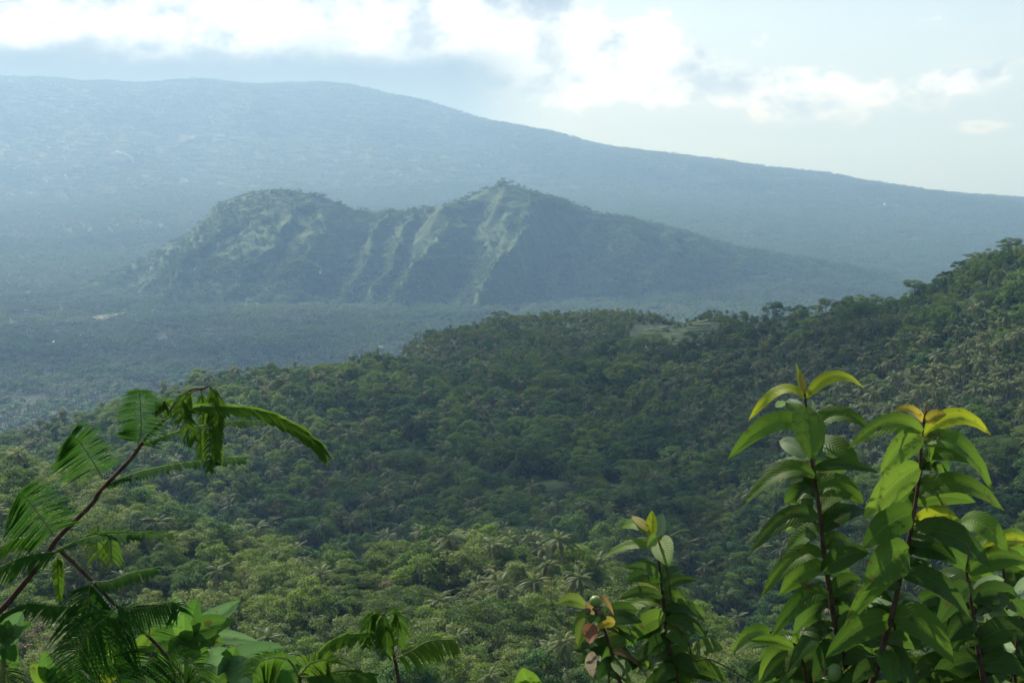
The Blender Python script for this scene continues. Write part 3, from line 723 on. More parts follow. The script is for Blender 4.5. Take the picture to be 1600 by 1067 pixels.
# far woods: plain, hill, mountain
def rough_sector(d0, d1, cell, w=.43):
    out = []; y = d0
    while y < d1:
        xs = np.arange(-w * y, w * y, cell); out.append(np.c_[xs, np.full(len(xs), y)]); y += cell
    p = np.vstack(out); return p + r1.uniform(-.5, .5, p.shape) * cell
p3 = rough_sector(1060 * FAR, 5500 * FAR, 33 * FAR); x3, y3 = p3[:, 0], p3[:, 1]; z3 = hF(x3, y3)
hz = np.where(on_hill(x3, y3), hH(x3, y3), -999.)
den = fbm(x3 / 416, y3 / 416, 3, 91)
m3 = (z3 > hz - 2) & ~((y3 < 2280) & (hN(x3, y3) > z3 + 1)) & ((den > .08) | (y3 < 4600)); n3 = int(m3.sum())
s3 = FAR * (.8 + .4 * r1.random(n3)); big3 = fbm(x3[m3] / 300, y3[m3] / 300, 3, 95) > .5
for nm, sel, src, lab in (('plantation_forest', ~big3, PATCH[:3], 'dark coconut plantation covering the plain'), ('lowland_forest', big3, PATCH[3:], 'mixed dark woodland patches on the plain')):
    scatter(nm, src, np.c_[x3, y3, z3][m3][sel], (r1.random(n3) * 6.28)[sel], np.c_[s3, s3, s3][sel], lab, 'forest')
xs = r1.uniform(-1100, 1350, 26000); ys = r1.uniform(2100, 3550, 26000); zs = _hH(xs, ys); pxs_ = 800 + xs / HD * F_PX
den = fbm(xs / 110, ys / 110, 3, 97); crestd = np.abs(ys - (HD + 60 * np.sin(pxs_ / 140.0) + np.clip(pxs_ - 850, 0, 700) * .45))
prob = np.clip((den - .40) * 3.2, 0, 1) * np.where(pxs_ > 850, .9, .22) + .75 * (zs < CZ - 120) + np.where((pxs_ > 830) & (crestd < 60), .6, 0) + .25 * (crestd < 14) * (pxs_ > 440)
mh = (r1.random(len(xs)) < prob) & (zs > _hF(xs, ys) - 3); nh = int(mh.sum()); sh_ = FAR * (.55 + .5 * r1.random(nh)); xs, ys, zs = xs * FAR, ys * FAR, CZ + FAR * (zs - CZ)
scatter('hill_woodland', HPATCH, np.c_[xs, ys, zs][mh], r1.random(nh) * 6.28, np.c_[sh_, sh_, sh_ * .9], 'small trees and bushes on the flanks of the twin-peaked hill', 'woodland')
xb = r1.uniform(-1100, 1350, 34000); yb = r1.uniform(2200, 3100, 34000); zb_ = _hH(xb, yb); mb = (zb_ > _hF(xb, yb) - 2) & (fbm(xb / 60, yb / 60, 3, 101) > .36); nb = int(mb.sum()); sb_ = FAR * (.16 + .22 * r1.random(nb))
scatter('hill_scrub', HPATCH, np.c_[xb * FAR, yb * FAR, CZ + FAR * (zb_ - CZ)][mb], r1.random(nb) * 6.28, np.c_[sb_ * 1.6, sb_ * 1.6, sb_], 'low bushes over the grassy spurs of the twin-peaked hill', 'scrub')
p4 = rough_sector(5500 * FAR, 8700 * FAR, 46 * FAR); x4, y4 = p4[:, 0], p4[:, 1]; z4 = hF(x4, y4); m4 = (fbm(x4 / 800, y4 / 800, 4, 99) > .13) & (z4 > CZ - 320) & (z4 < ZTOP - 45) & (y4 < np.interp(800 + x4 / y4 * F_PX, (0, 600, 1070, 1600), (8600, 8400, 7600, 6600)) * FAR); n4 = int(m4.sum())
s4 = FAR * (.8 + .5 * r1.random(n4))
scatter('mountain_forest', PATCH, np.c_[x4, y4, z4 - 1][m4], r1.random(n4) * 6.28, np.c_[s4 * 1.35, s4 * 1.35, s4], 'forest patches on the far mountain flank', 'forest')
# summit trees of the far hill
for n, (qx, s, k) in enumerate(((779, .8, 'umb'), (786, .95, 'umb'), (793, .8, 'dark'), (801, .9, 'umb'), (810, .85, 'dark'), (819, .9, 'mid'), (829, .8, 'dark'), (840, .85, 'mid'))):
    Xh = (qx - 800) / F_PX * HD * FAR; D = np.linspace(HD - 90, HD + 120, 200) * FAR; zc = hH(Xh + 0 * D, D); _, yy = project(Xh + 0 * D, D, zc); i = int(np.argmin(yy))
    plant_tree(k, n, (Xh, D[i], zc[i] - .5), n * 1.3, s * 1.6, '%s tree from left in the clump on the pointed summit' % ordinal(n), 'trees on the pointed summit')
# ------------------------------------------------------------------ houses on the plain, smoke
def house(qx, qy, w, d, h, roof, rz, label):
    p = hit(qx, qy, (lambda a, b: np.maximum(hF(a, b), np.where(on_hill(a, b), hH(a, b), -999.))), 2150, 16000, 18)
    root = link('house', None); root.location = (p[0], p[1], p[2]); root.rotation_euler = (0, 0, rz); tag(root, label, 'house', 'houses scattered over the plain')
    w, d = w * 1.4, d * 1.4
    V = [(x, y, z) for z in (-2, h + 8) for x, y in ((-w / 2, -d / 2), (w / 2, -d / 2), (w / 2, d / 2), (-w / 2, d / 2))]
    link('wall', mesh('wall', V, [(0, 1, 5, 4), (1, 2, 6, 5), (2, 3, 7, 6), (3, 0, 4, 7)], M['wall']), root)
    e = .8; z0 = h + 7.8; z1 = z0 + d * .28
    V = [(-w / 2 - e, -d / 2 - e, z0), (w / 2 + e, -d / 2 - e, z0), (w / 2 + e, d / 2 + e, z0), (-w / 2 - e, d / 2 + e, z0), (-w / 2 - e, 0, z1), (w / 2 + e, 0, z1)]
    link('roof', mesh('roof', V, [(0, 1, 5, 4), (2, 3, 4, 5), (1, 2, 5), (3, 0, 4), (3, 2, 1, 0)], M[roof]), root)
for a in ((92, 514, 11, 8, 4, 'roofred', .3, 'red-roofed house in the village at left on the plain'), (97, 522, 9, 7, 3.5, 'roofgrey', .1, 'white-roofed house just below the red-roofed one'),
          (86, 531, 8, 6, 3.5, 'roofgrey', -.3, 'small pale house lowest in the village at left'), (126, 520, 8, 6, 3.5, 'wall', .5, 'small cream house right of the village at left'),
          (41, 482, 9, 7, 3.5, 'roofgrey', .2, 'small white house alone near the left edge'), (597, 537, 11, 5, 2, 'wall', .05, 'long white shed above the near ridge'),
          (500, 420, 5, 4, 1, 'wall', .4, 'small pale house at the foot of the twin-peaked hill'), (882, 474, 10, 8, 4, 'roofgrey', .1, 'pale house at hill foot just above the centre ridge'),
          (400, 473, 10, 7, 4, 'roofgrey', .6, 'tiny white roof on the plain below the left peak')):
    house(*a)
def bare_field(qx, qy, rx, ry, mat, name, label):
    rx, ry = rx * FAR, ry * FAR; p = hit(qx, qy, hF, 2150, 17000, 18); n = 22; V = [(p[0], p[1], p[2] + 12)]
    for k in range(n):
        an = 6.283 * k / n; q = 1 + .25 * math.sin(an * 3 + qx); V.append((p[0] + rx * q * math.cos(an), p[1] + ry * q * math.sin(an), 0))
    V = [(a, b, float(hF(np.array([a]), np.array([b]))[0]) + 19) for a, b, _ in V]
    o = link(name, mesh(name, V, [(0, k + 1, (k + 1) % n + 1) for k in range(n)], mat, True)); tag(o, label, 'field', kind='structure')
bare_field(168, 494, 16, 60, M['path'], 'dry_field', 'small dry yellow field on the plain at left')
bare_field(527, 434, 32, 50, M['grass'], 'grass_field', 'bright green field at the foot of the twin-peaked hill')
bare_field(290, 216, 40, 60, M['path'], 'pale_field', 'pale bare field high on the far mountain at left')
M['smoke'] = None
def smoke_mat():
    m, nt, N, L = new_mat('white_smoke'); d = N.new('ShaderNodeBsdfDiffuse'); d.inputs[0].default_value = (.9, .9, .9, 1); t = N.new('ShaderNodeBsdfTransparent')
    tl = N.new('ShaderNodeBsdfTranslucent'); tl.inputs[0].default_value = (.9, .9, .9, 1); a = N.new('ShaderNodeMixShader'); a.inputs[0].default_value = .5; L.new(d.outputs[0], a.inputs[1]); L.new(tl.outputs[0], a.inputs[2])
    x = N.new('ShaderNodeMixShader'); x.inputs[0].default_value = .92; L.new(t.outputs[0], x.inputs[1]); L.new(a.outputs[0], x.inputs[2])
    o = N.new('ShaderNodeOutputMaterial'); L.new(x.outputs[0], o.inputs[0]); return m
M['smoke'] = smoke_mat()
def ico(n):
    import bmesh
    b = bmesh.new(); bmesh.ops.create_icosphere(b, subdivisions=n, radius=1); b.verts.ensure_lookup_table()
    v = np.array([x.co[:] for x in b.verts]); f = [[q.index for q in p.verts] for p in b.faces]; b.free(); return v, f
IV, IF = ico(2)
def lumps(name, items, mat, seed=0, rough=.22):
    """a billowing body: many noisy lobes in one mesh"""
    g = Geo(); r = np.random.default_rng(seed)
    for (x, y, z, rx, ry, rz) in items:
        o_ = r.uniform(0, 90); n_ = (vnoise(IV[:, 0] * 2.2 + o_, IV[:, 1] * 2.2 + IV[:, 2] * 1.7 + o_, seed) - .5) * 2 * rough + 1
        g.add((IV * n_[:, None] * np.array((rx, ry, rz)) + np.array((x, y, z))).tolist(), IF)
    return link(name, mesh(name, g.v, g.f, mat, True))
for qx, qy, s, wx, lab in ((209, 257, 1.5, -1.0, 'white smoke plume drifting left on the far mountain'), (104, 281, .5, -.2, 'thin smoke wisp near the left edge'), (1386, 325, .35, -.6, 'small smoke wisp on the far slope at right')):
    s *= FAR; p = hit(qx, qy, hF, 3500 * FAR, 8500 * FAR, 2); it = []; r = np.random.default_rng(int(qx))
    for k in range(16):
        u = k / 15; it.append((p[0] + wx * s * (48 * u ** 1.6) + r.normal() * 3, p[1] + r.normal() * 4, p[2] + s * (34 * u ** .55 if wx < -.8 else 42 * u) + r.normal() * 1.5, s * (3 + 7 * u), s * (3 + 7 * u), s * (3 + 6 * u * (1 - .5 * u))))
    tag(lumps('smoke_plume', it, M['smoke'], int(qx)), lab, 'smoke', 'smoke plumes on the far slopes')
# ------------------------------------------------------------------ cumulus overhead (they cast the broken shade over the land) and the haze
def cloud_mat():
    m, nt, N, L = new_mat('cloud_white'); d = N.new('ShaderNodeBsdfDiffuse'); d.inputs[0].default_value = (.92, .92, .92, 1); t = N.new('ShaderNodeBsdfTransparent')
    x = N.new('ShaderNodeMixShader'); x.inputs[0].default_value = .075; L.new(t.outputs[0], x.inputs[1]); L.new(d.outputs[0], x.inputs[2])
    o = N.new('ShaderNodeOutputMaterial'); L.new(x.outputs[0], o.inputs[0]); return m
M['cloud'] = cloud_mat()       # thin vapour: part of the sun comes through
def cloud(discs, alt, seed, label):
    it = []; r = np.random.default_rng(seed)
    for (gx, gy, gz, rad) in discs:
        k = (CZ + alt - gz) / SDIR.z; cx, cy_, cz_ = gx + SDIR.x * k, gy + SDIR.y * k, CZ + alt
        it.append((cx, cy_, cz_, rad * .8, rad * .8, rad * .4))
        for j in range(12):
            an = r.random() * 6.283; q = rad * (.5 + .45 * r.random()); s = rad * (.18 + .25 * r.random())
            it.append((cx + q * math.cos(an), cy_ + q * math.sin(an), cz_ + s * .3, s, s, s * .8))
    return tag(lumps('cloud', it, M['cloud'], seed, .3), label, 'cloud', 'cumulus clouds overhead')
def G(qx, D, rad, z=None):
    if z is not None: D, rad, z = D * FAR, rad * FAR, z * FAR
    return ((qx - 800) / F_PX * D, D, CZ + (z if z is not None else -150), rad)
NEAR = CZ - 2
cloud([G(600, 720, 85), G(690, 760, 100), G(830, 720, 115), G(820, 900, 150), G(1000, 800, 130), G(1030, 620, 60), G(1130, 680, 80), G(680, 930, 110), G(1170, 560, 45)], 1700, 2, 'cumulus cloud shading the valley forest')
cloud([G(1000, 1080, 190), G(1240, 930, 150), G(1450, 880, 130), G(1650, 830, 110), G(760, 1180, 160), G(900, 1420, 200), G(1150, 1250, 180), G(1560, 540, 60), G(1450, 560, 55)], 1700, 3, 'wide cumulus cloud shading the right hillside')
cloud([G(100, 1500, 200, -200), G(300, 1600, 220, -200), G(520, 1700, 190, -200), G(60, 1850, 240, -200), G(380, 1980, 240, -200), G(620, 2100, 200, -200), G(-150, 1700, 240, -200)], 2400, 4, 'broad cumulus cloud shading the near plain')
cloud([G(60, 2500, 200, -200), G(250, 2420, 180, -200), G(620, 2200, 120, -200)], 2400, 5, 'ragged cumulus cloud shading the middle plain')
cloud([G(1000, 2680, 170, -100), G(1160, 2750, 210, -120), G(1350, 2750, 210, -150), G(880, 2680, 100, -90), G(1550, 2600, 220, -190)], 4200, 6, 'cumulus cloud shading the right flank of the twin-peaked hill')
cloud([G(60, 3900, 210, -170), G(220, 4050, 190, -170), G(-150, 3800, 240, -170)], 3200, 7, 'flat cumulus cloud shading the far edge of the plain')
cloud([G(-100, 6100, 330, 60), G(90, 6000, 280, 60), G(260, 6250, 230, 80)], 4200, 8, 'cumulus cloud shading the lower mountain at left')
cloud([G(0, 7500, 420, 400), G(260, 7500, 400, 400), G(480, 7400, 360, 380), G(680, 7000, 330, 320), G(-300, 7500, 420, 400)], 5200, 9, 'long cumulus bank shading the upper mountain')
cloud([G(900, 6300, 330, 200), G(1100, 6000, 300, 60), G(1300, 5700, 260, -30)], 4200, 10, 'cumulus cloud shading the long right flank of the mountain')
mz, nt, N, L = new_mat('haze_air'); pv = N.new('ShaderNodeVolumePrincipled')
pv.inputs['Color'].default_value = (.35, .60, 1.0, 1); pv.inputs['Density'].default_value = 8.6e-5; pv.inputs['Absorption Color'].default_value = (.76, .86, 1, 1); pv.inputs['Anisotropy'].default_value = .3
o_ = N.new('ShaderNodeOutputMaterial'); L.new(pv.outputs[0], o_.inputs['Volume'])
hx, y0, y1, z0, z1 = 40100, -450, 45100, -61.0, ZTOP + 25
hv = [(x, y, z) for z in (z0, z1) for x, y in ((-hx, y0), (hx, y0), (hx, y1), (-hx, y1))]
hb = link('haze', mesh('haze', hv, [(3, 2, 1, 0), (4, 5, 6, 7), (0, 1, 5, 4), (1, 2, 6, 5), (2, 3, 7, 6), (3, 0, 4, 7)], mz))
tag(hb, 'pale blue moist air veiling the plain and mountain', 'haze', kind='stuff')

# ------------------------------------------------------------------ plants at arm's length
def lm(name, c1, c2, **k):
    k.setdefault('spots', tuple(.45 * x + y for x, y in zip(c1, (.05, .025, .008))))
    return leaf_mat(name, c1, c2, k.pop('trans', .48), k.pop('rough', .5), k.pop('scale', 9), k.pop('spec', .18), veins=True, **k)
U = (.16, .22, .12)
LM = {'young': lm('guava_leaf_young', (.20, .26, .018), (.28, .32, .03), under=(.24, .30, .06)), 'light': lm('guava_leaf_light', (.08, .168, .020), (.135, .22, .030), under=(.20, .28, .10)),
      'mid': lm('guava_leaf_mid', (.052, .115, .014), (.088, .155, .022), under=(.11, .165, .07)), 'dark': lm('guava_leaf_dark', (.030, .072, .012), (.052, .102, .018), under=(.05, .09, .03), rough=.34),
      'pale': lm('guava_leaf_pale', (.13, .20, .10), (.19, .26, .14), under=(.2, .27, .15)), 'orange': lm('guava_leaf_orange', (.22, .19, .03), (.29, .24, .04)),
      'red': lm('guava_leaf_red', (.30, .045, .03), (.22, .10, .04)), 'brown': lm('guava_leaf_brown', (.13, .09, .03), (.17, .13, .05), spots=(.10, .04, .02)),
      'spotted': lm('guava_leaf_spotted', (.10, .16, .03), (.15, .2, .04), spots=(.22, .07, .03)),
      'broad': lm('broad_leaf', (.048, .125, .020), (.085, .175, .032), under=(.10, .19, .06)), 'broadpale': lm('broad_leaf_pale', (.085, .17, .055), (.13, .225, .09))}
M['feather'] = leaf_mat('feather_leaflet', (.018, .062, .010), (.034, .092, .014), .38, rough=.75, scale=6, spec=.03)
M['featheryoung'] = leaf_mat('feather_leaflet_young', (.045, .11, .014), (.08, .15, .02), .46, rough=.75, scale=6, spec=.03)
M['fruit'] = rough_mat('guava_skin', (.14, .22, .05), (.20, .28, .08), 30, rough=.4)
M['calyx'] = rough_mat('dry_calyx', (.10, .06, .035), (.2, .13, .08), 60)
VUP = Vector((0, 0, 1)); VCAM = Vector((0, -1, 0))
def PV(q, D): return Vector(P(q[0], q[1], D))
def leaf(parent, b, t, w, mat, D, dz=0.0, arch=.22, face=.62, fold=.22, curl=.25, roll=0.0, stalk=True, name='leaf', ns=11, tipw=1.0):
    """one leaf blade from base pixel to tip pixel at distance D; dz brings the tip nearer (-) or farther (+)"""
    A = PV(b, D); T = PV(t, D + dz); ln = (T - A).length; wd = w / F_PX * D * .5
    ctrl = A.lerp(T, .44) + (VUP * .9 + VCAM * .2) * ln * arch * 2.3
    n0 = (VUP * (1 - face) + VCAM * face + Vector((1, 0, 0)) * roll).normalized()
    V, UVs, Fc = [], [], []; cols = 7
    for i in range(ns):
        v = i / (ns - 1); p = A * (1 - v) ** 2 + ctrl * 2 * v * (1 - v) + T * v * v
        tn = ((ctrl - A) * (1 - v) + (T - ctrl) * v).normalized(); lat = tn.cross(n0)
        if lat.length < .05: lat = tn.cross(VUP + Vector((.3, 0, 0)))
        lat.normalize(); nn = lat.cross(tn).normalized()
        ww = wd * max(.02, (math.sin(math.pi * min(1, (.03 + .97 * v) ** .82)) ** .72)) if v < 1 else 0
        for j in range(cols):
            u = -1 + 2 * j / (cols - 1)
            rip = .05 * wd * math.sin(v * 30 + abs(u) * 3) * abs(u)
            off = nn * (fold * ww * abs(u) * (1 - curl * 2.2 * abs(u)) + rip)
            V.append(p + lat * ww * u + off); UVs.append((u * .5 + .5, v))
            if i and j: a = i * cols + j; Fc.append((a - cols - 1, a - cols, a, a - 1))
    o = link(name, mesh(name, V, Fc, LM[mat] if isinstance(mat, str) else mat, True, UVs), parent)
    return o
def stem(parent, pts, D, r0, r1, mat, name='stem', dz=None, ground=False, n=7):
    q = [PV(p, D if dz is None else D + dz[i]) for i, p in enumerate(pts)]
    # smooth the line
    s = []
    for i in range(len(q) - 1):
        a, b, c_, d = q[max(i - 1, 0)], q[i], q[i + 1], q[min(i + 2, len(q) - 1)]
        for k in range(4):
            u = k / 4; s.append(.5 * ((2 * b) + (c_ - a) * u + (2 * a - 5 * b + 4 * c_ - d) * u * u + (3 * b - a - 3 * c_ + d) * u ** 3))
    s.append(q[-1]); rr = [r0 + (r1 - r0) * i / (len(s) - 1) for i in range(len(s))]
    if ground:
        g = s[0].copy(); g.z = float(hN(np.array([g.x]), np.array([g.y]))[0]) - .05
        mids = [g.lerp(s[0], u) + Vector((.02 * math.sin(u * 9), .02 * math.cos(u * 7), 0)) * (1 - u) for u in (0, .33, .66)]
        s = mids + s; rr = [r0 * 1.25, r0 * 1.15, r0 * 1.07] + rr
    v, f = tube(s, rr, n); return link(name, mesh(name, v, f, mat, True), parent)
def plant(name, label, cat, group=None):
    return tag(link(name, None), label, cat, group)
# --- guava shoots: zoomed-in traces turned into photo pixels
def z4(p): return (1100 + p[0] / 2.024, 540 + p[1] / 2.024)
def z3(p): return (860 + p[0] / 3.476, 760 + p[1] / 3.476)
def z1(p): return (p[0] / 2.104, 560 + p[1] / 2.104)
def z2(p): return (400 + p[0] / 2.963, 760 + p[1] / 2.963)
def zb(p): return (p[0] / 4.321, 820 + p[1] / 4.32)
def guava(label, zf, k, D, stem_pts, leaves, r0=.0062, ground=True):
    root = plant('guava_plant', label, 'plant', 'guava plants in the foreground')
    root.location = (0, 0, 0)
    stem(root, [zf(p) for p in stem_pts], D, r0, .0022, M['twigbark'], ground=ground)
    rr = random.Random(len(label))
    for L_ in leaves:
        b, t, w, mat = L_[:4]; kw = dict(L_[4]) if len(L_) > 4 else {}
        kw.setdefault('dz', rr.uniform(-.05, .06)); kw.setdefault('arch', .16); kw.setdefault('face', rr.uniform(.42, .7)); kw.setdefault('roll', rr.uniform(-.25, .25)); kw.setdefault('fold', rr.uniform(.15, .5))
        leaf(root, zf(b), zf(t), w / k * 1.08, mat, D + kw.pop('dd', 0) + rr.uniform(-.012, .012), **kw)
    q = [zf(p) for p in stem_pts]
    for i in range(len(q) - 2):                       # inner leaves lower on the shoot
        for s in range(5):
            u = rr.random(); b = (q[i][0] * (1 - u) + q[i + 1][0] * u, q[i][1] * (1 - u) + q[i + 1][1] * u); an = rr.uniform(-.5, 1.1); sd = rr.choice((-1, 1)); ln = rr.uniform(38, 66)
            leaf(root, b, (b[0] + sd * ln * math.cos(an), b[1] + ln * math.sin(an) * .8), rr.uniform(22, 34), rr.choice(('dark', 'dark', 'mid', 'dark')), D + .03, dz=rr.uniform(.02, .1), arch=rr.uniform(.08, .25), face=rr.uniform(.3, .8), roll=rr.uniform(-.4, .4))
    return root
FRONT = dict(dz=-.075, arch=.02, face=.85, fold=.3, dd=-.02)
BACK = dict(dz=.05, arch=.10, face=.8, dd=.03)
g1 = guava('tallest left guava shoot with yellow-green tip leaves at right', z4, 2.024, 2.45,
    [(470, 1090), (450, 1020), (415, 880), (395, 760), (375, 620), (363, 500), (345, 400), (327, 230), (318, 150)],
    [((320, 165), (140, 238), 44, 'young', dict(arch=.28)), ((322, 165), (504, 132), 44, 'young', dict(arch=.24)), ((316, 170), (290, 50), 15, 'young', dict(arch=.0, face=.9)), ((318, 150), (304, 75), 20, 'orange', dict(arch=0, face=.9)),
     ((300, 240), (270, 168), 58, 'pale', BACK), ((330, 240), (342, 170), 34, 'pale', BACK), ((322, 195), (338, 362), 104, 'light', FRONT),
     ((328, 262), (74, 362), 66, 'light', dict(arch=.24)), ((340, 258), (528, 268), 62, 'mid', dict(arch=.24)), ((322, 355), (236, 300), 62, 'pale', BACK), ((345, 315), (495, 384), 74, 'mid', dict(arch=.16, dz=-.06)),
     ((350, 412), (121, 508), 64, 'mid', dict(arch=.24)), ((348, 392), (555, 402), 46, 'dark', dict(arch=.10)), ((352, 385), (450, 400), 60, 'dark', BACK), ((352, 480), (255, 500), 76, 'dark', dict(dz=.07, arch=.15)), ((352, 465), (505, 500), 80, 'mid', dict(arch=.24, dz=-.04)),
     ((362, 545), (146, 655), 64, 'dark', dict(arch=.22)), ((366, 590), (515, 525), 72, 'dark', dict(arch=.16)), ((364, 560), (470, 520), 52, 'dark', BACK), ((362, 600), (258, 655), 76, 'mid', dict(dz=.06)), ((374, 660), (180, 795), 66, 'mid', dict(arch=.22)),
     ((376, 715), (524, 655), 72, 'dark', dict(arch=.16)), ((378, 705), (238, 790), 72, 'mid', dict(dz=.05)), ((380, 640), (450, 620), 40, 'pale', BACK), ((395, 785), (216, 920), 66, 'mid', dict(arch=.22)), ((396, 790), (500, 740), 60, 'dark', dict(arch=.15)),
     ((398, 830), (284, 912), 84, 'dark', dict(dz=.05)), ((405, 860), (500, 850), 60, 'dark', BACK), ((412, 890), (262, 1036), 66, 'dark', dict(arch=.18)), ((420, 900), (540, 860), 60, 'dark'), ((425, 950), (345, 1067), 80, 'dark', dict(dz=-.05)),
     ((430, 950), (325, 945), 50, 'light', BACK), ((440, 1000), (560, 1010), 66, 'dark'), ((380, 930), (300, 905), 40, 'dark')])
g1_fruit = lumps('fruit', [(*PV(z4((411, 1032)), 2.42), .0155, .0155, .0165)], M['fruit'], 3, .03); g1_fruit.parent = g1
cx_ = lumps('calyx', [(*PV(z4((383, 1030)), 2.415), .005, .004, .006), (*PV(z4((381, 1038)), 2.413), .003, .003, .004)], M['calyx'], 4, .4); cx_.parent = g1_fruit
g2 = guava('right guava shoot with broad facing leaves and orange tip', z4, 2.024, 2.36,
    [(520, 1090), (540, 1040), (575, 920), (600, 830), (630, 690), (655, 580), (680, 420), (690, 280), (703, 205)],
    [((697, 240), (598, 206), 34, 'orange', dict(arch=.14)), ((702, 240), (768, 218), 38, 'orange', dict(arch=.12)), ((700, 230), (707, 180), 14, 'brown', dict(arch=0)), ((694, 282), (908, 284), 56, 'young', dict(arch=.26)),
     ((690, 272), (455, 328), 66, 'light', dict(arch=.22)), ((690, 282), (556, 408), 78, 'light', dict(dz=-.06, arch=.1, face=.7)), ((698, 310), (918, 468), 86, 'light', dict(arch=.26, dz=-.02)), ((698, 350), (880, 385), 70, 'mid', dict(arch=.18, dd=.03)),
     ((685, 300), (735, 400), 60, 'mid', dict(dz=.05)), ((680, 385), (503, 548), 92, 'light', dict(dz=-.07, arch=.08, face=.75)), ((684, 380), (620, 450), 60, 'mid', BACK), ((676, 478), (948, 522), 76, 'mid', dict(arch=.22)), ((672, 470), (600, 520), 66, 'dark', BACK),
     ((672, 500), (860, 495), 56, 'mid', BACK), ((664, 530), (500, 642), 96, 'mid', dict(dz=-.06, arch=.10, face=.8)), ((655, 600), (802, 545), 72, 'young', dict(arch=.22, dd=.04)), ((655, 600), (908, 702), 100, 'dark', dict(arch=.2, dz=-.03)), ((645, 650), (508, 775), 118, 'mid', dict(dz=-.07, arch=.10, face=.85)),
     ((648, 640), (800, 690), 76, 'dark', dict(dd=.03)), ((640, 690), (442, 892), 66, 'light', dict(dz=-.07, arch=.14)), ((632, 730), (842, 858), 76, 'dark', dict(arch=.18)), ((628, 720), (760, 800), 76, 'dark', dict(dd=.03)), ((610, 780), (515, 832), 66, 'pale', BACK), ((612, 770), (530, 770), 60, 'dark'), ((606, 830), (700, 850), 56, 'dark', BACK),
     ((592, 865), (383, 988), 84, 'mid', dict(dz=-.05, arch=.12, face=.75)), ((596, 860), (790, 1004), 98, 'mid', dict(arch=.22, dz=-.05)), ((590, 860), (720, 900), 60, 'dark', dict(dd=.03)), ((570, 940), (470, 930), 56, 'dark', BACK), ((575, 930), (690, 960), 56, 'dark', BACK), ((560, 960), (660, 1085), 92, 'dark', dict(dz=-.04)),
     ((560, 960), (600, 1090), 70, 'mid', dict(dz=-.07)), ((550, 1010), (470, 1067), 60, 'dark')])
g3 = guava('guava shoot cut by the right edge behind the broad one', z4, 2.024, 2.62,
    [(890, 1090), (880, 1030), (865, 950), (850, 840), (832, 730), (826, 640)],
    [((826, 650), (800, 540), 44, 'light', dict(arch=.05)), ((815, 560), (962, 655), 84, 'light', dict(arch=.22, dz=-.05)), ((880, 655), (1040, 628), 48, 'young', dict(arch=.14)), ((835, 720), (1030, 690), 76, 'mid', dict(arch=.18)), ((830, 700), (740, 660), 60, 'dark'), ((840, 760), (740, 800), 70, 'dark'),
     ((838, 760), (735, 890), 70, 'dark', dict(dz=-.04)), ((850, 810), (1030, 870), 80, 'dark', dict(arch=.22)), ((848, 800), (950, 740), 56, 'pale', BACK), ((855, 870), (770, 940), 80, 'dark'), ((860, 860), (960, 850), 50, 'pale', BACK), ((868, 940), (1040, 905), 84, 'dark', dict(arch=.18)), ((866, 920), (780, 970), 64, 'mid'),
     ((872, 980), (985, 960), 70, 'pale', BACK), ((876, 1000), (712, 1070), 88, 'dark', dict(arch=.16)), ((878, 1010), (1020, 1040), 80, 'dark'), ((985, 790), (1080, 760), 70, 'pale', BACK), ((862, 905), (950, 1000), 60, 'dark')])
g5 = guava('low guava shoot half hidden in the bottom right corner', z4, 2.024, 2.8, [(985, 1100), (985, 980), (1002, 860), (1012, 780)],
    [((1000, 850), (930, 880), 50, 'broad'), ((1000, 860), (1060, 900), 60, 'dark'), ((990, 960), (920, 1000), 60, 'dark'), ((988, 980), (1060, 1010), 60, 'dark'), ((1010, 780), (960, 830), 50, 'light'), ((985, 1020), (900, 1060), 60, 'dark')], r0=.004)
g6 = guava('low bright guava sprig left of the tallest shoot', z4, 2.024, 2.55, [(330, 1100), (318, 1020), (290, 950), (280, 930)],
    [((285, 955), (173, 1060), 76, 'light', dict(arch=.18)), ((282, 955), (143, 932), 40, 'mid', dict(arch=.08)), ((295, 980), (180, 1067), 60, 'dark', dict(arch=.1)), ((300, 985), (240, 1075), 50, 'mid'), ((284, 940), (330, 900), 36, 'light'), ((305, 1010), (400, 990), 60, 'dark')], r0=.004)
rx_ = random.Random(5)
for k_, (bx, by, tx, ty, DD, lab) in enumerate(((1225, 1090, 1205, 985, 2.9, 'short leafy guava sprout at the bottom edge right of the small guava'), (1400, 1090, 1392, 930, 2.75, 'shaded guava sprout between the two tall guava shoots'),
                                        (1475, 1090, 1490, 905, 2.7, 'shaded guava sprout right of the broad-leaved guava shoot'), (1580, 1090, 1562, 840, 2.95, 'rear guava sprout at the right edge'))):
    lv = []; n_ = int((by - ty) / 22)
    for i in range(n_):
        u = (i + .6) / n_; bx_, by_ = bx + (tx - bx) * u, by + (ty - by) * u
        for sd in (-1, 1):
            an = rx_.uniform(-.1, .75); ln = rx_.uniform(48, 78); lv.append(((bx_, by_), (bx_ + sd * ln * math.cos(an), by_ + ln * math.sin(an)), rx_.uniform(26, 36), 'light' if u > .85 else rx_.choice(('mid', 'dark', 'dark')), dict(arch=rx_.uniform(.12, .26), dz=rx_.uniform(-.08, .08))))
    guava(lab, lambda p: p, 1.0, DD, [(bx, by), ((bx + tx) / 2 + 5, (by + ty) / 2), (tx, ty + 10), (tx, ty)], lv, r0=.004)
